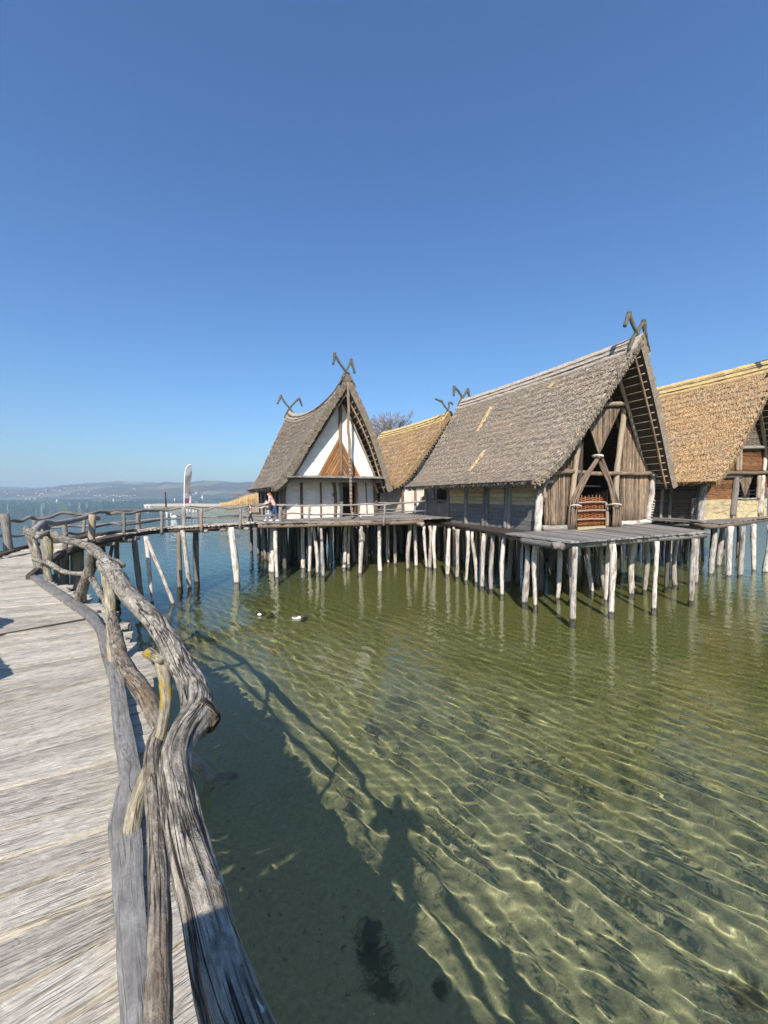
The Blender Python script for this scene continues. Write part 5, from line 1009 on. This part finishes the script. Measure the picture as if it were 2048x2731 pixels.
# ================================================================== PEOPLE
for n_, c in (('skin', (.55, .34, .25)), ('hair_red', (.32, .12, .035)), ('hair_dark', (.05, .03, .02)), ('denim', (.04, .07, .15)), ('denim_light', (.35, .43, .55)), ('shirt_grey', (.22, .23, .23)), ('trouser_dark', (.015, .018, .03)), ('jacket_dark', (.06, .06, .07)), ('shoe_white', (.75, .75, .75)), ('cap_pink', (.62, .2, .15)), ('top_white', (.75, .72, .7))): M[n_] = plain(n_, C(*c), .8, .15, 12)
t = NT('patterned_jacket'); f_ = t.noise(t.coords(9, 9, 9, 'Object', False), 1, 2, .5); M['jacket_red'] = t.fin(t.mix(t.ramp(f_, .47, .53), C(.78, .7, .64), C(.6, .13, .07)), .8)
def skin(name, parent, chains, mat, root_i=0, sub=2):
    """one continuous skinned surface: chains of (point, radius), first point of later chains joins an existing point"""
    me = bpy.data.meshes.new(name); bm = bmesh.new(); L = bm.verts.layers.skin.verify(); made = {}
    def vert(p, r):
        k = tuple(round(x, 4) for x in p)
        if k not in made: v = bm.verts.new(p); v[L].radius = (r, r) if not hasattr(r, '__len__') else r; made[k] = v; v[L].use_root = len(made) == 1
        return made[k]
    for ch in chains:
        vs = [vert(p, r) for p, r in ch]
        for a, b_ in zip(vs, vs[1:]):
            if bm.edges.get((a, b_)) is None: bm.edges.new((a, b_))
    bm.to_mesh(me); bm.free(); o = bpy.data.objects.new(name, me); COL.objects.link(o); o.parent = parent
    m_ = o.modifiers.new('skin', 'SKIN'); m_.use_smooth_shade = True; s_ = o.modifiers.new('smooth', 'SUBSURF'); s_.levels = s_.render_levels = sub; me.materials.append(M[mat]); return o
def person(loc, H, yaw, label, top, legs, hair, shoes='shoe_white', lean=0., stride=.25, arms=((.25, .55, 1.05), (.25, .55, 1.05)), long_hair=False, cap=None, wide=1.0):
    """arms: (elbow forward, hand forward, hand height) per side, for a 1.7 m figure"""
    r = thing('person', loc, label, 'person'); k = H/1.7; r.rotation_euler = (0, 0, yaw)       # local x = forward
    P = lambda x, y, z: V((x*k, y*k*wide, z*k)); lx = lambda z: lean*max(0, z-.9)
    pel = (P(0, 0, .95), (.13*k, .11*k)); bel = (P(lx(1.12), 0, 1.12), .115*k); che = (P(lx(1.34), 0, 1.34), (.15*k, .12*k)); nec = (P(lx(1.48), 0, 1.48), .055*k); hd0 = (P(lx(1.55)+.02, 0, 1.56), .075*k); hd1 = (P(lx(1.62)+.03, 0, 1.64), .085*k)
    ch = [[pel, bel, che, nec, hd0, hd1]]; tc = [[pel, bel, (che[0], (.165*k*wide, .135*k))]]; lc = [[(pel[0]+P(0, 0, .06), .135*k), (pel[0], .14*k)]]; shoe = []
    for s_, st in ((-1, stride), (1, -stride)):
        hip = (P(0, .09*s_, .88), .09*k); kn = (P(st*.55+.03, .1*s_, .5), .06*k); an = (P(st, .1*s_, .1), .042*k); toe = (P(st+.16, .11*s_, .04), .035*k)
        ch.append([pel, hip, kn, an, toe]); lc.append([(pel[0], .14*k), (hip[0], .105*k), (kn[0], .078*k), (P(st, .1*s_, .13), .062*k)]); shoe.append([(P(st-.05, .1*s_, .05), .05*k), (toe[0]+P(.02, 0, .01), .048*k)])
        ef, hf, hz_ = arms[0 if s_ < 0 else 1]; sh = (P(lx(1.4), .19*s_, 1.4), .06*k); el = (P(lx(1.15)+ef*.6, .24*s_, max(1.12, hz_*.5+.58)), .045*k); wr = (P(lx(1.1)+hf, .15*s_, hz_), .032*k); ha = (wr[0]+P(.07, -.01*s_, .01), .036*k); tip = (wr[0]+P(.14, -.02*s_, -.01), .022*k)
        ch.append([che, sh, el, wr, ha, tip]); ch.append([ha, (ha[0]+P(.03, -.04*s_, .03), .014*k)]); tc.append([(che[0], (.165*k, .135*k)), (sh[0], .078*k), (el[0], .06*k), (wr[0], .045*k)])
    ch.append([hd0, (hd0[0]+P(.095, 0, .01), .02*k)])
    skin('body', r, ch, 'skin'); skin('jacket', r, tc, top); skin('trousers', r, lc, legs)
    for c_ in shoe: skin('shoe', r, [c_], shoes)
    hc = [(hd1[0]+P(-.03, 0, .035), .09*k), (hd0[0]+P(-.06, 0, .0), .075*k)]
    if long_hair: hc += [(nec[0]+P(-.07, 0, .02), .075*k), (che[0]+P(-.1, 0, -.02), .05*k)]
    skin('hair', r, [hc], hair)
    if cap: skin('cap', r, [[(hd1[0]+P(-.01, 0, .05), .1*k), (hd1[0]+P(.12, 0, .03), .05*k)]], cap)
    return r
p1 = onz(731, 1391, 2.85); p2 = onz(713, 1390, 2.85); p3 = onz(666, 1396, 2.85)
person(p1+V((0, .2, 0)), 1.5, math.pi, 'woman with long red hair, red and white jacket and jeans, bending over a child', 'jacket_red', 'denim', 'hair_red', lean=.5, stride=.22, arms=((.2, .42, 1.1), (.2, .45, 1.02)), long_hair=True)
person(p2+V((0, .16, 0)), 1.13, math.pi*1.02, 'child with dark hair, white top and light jeans, walking before the red-haired woman', 'top_white', 'denim_light', 'hair_dark', lean=.12, stride=.2)
person(p3+V((0, .16, 0)), .9, math.pi*.95, 'small child in grey shirt, dark trousers and white shoes, walking ahead along the bridge', 'shirt_grey', 'trouser_dark', 'hair_dark', stride=.28, cap='cap_pink')
pt = V((-.1, -.17, DK)); person(pt, 1.8, math.radians(88), 'photographer in dark jacket holding up a phone beside the thick driftwood rail', 'jacket_dark', 'denim', 'hair_dark', stride=.06, arms=((.03, -.07, 1.3), (.03, -.07, 1.3)), wide=1.35)
b = MB(); b.bar(V((.06, -.085, HC-.3)), V((.06, -.085, HC-.14)), .074, .008, V((0, 1, 0))); tag(obj('phone', b, M['jacket_dark'], origin=(.06, -.085, HC-.3)), 'black phone held up in both hands of the photographer', 'phone')
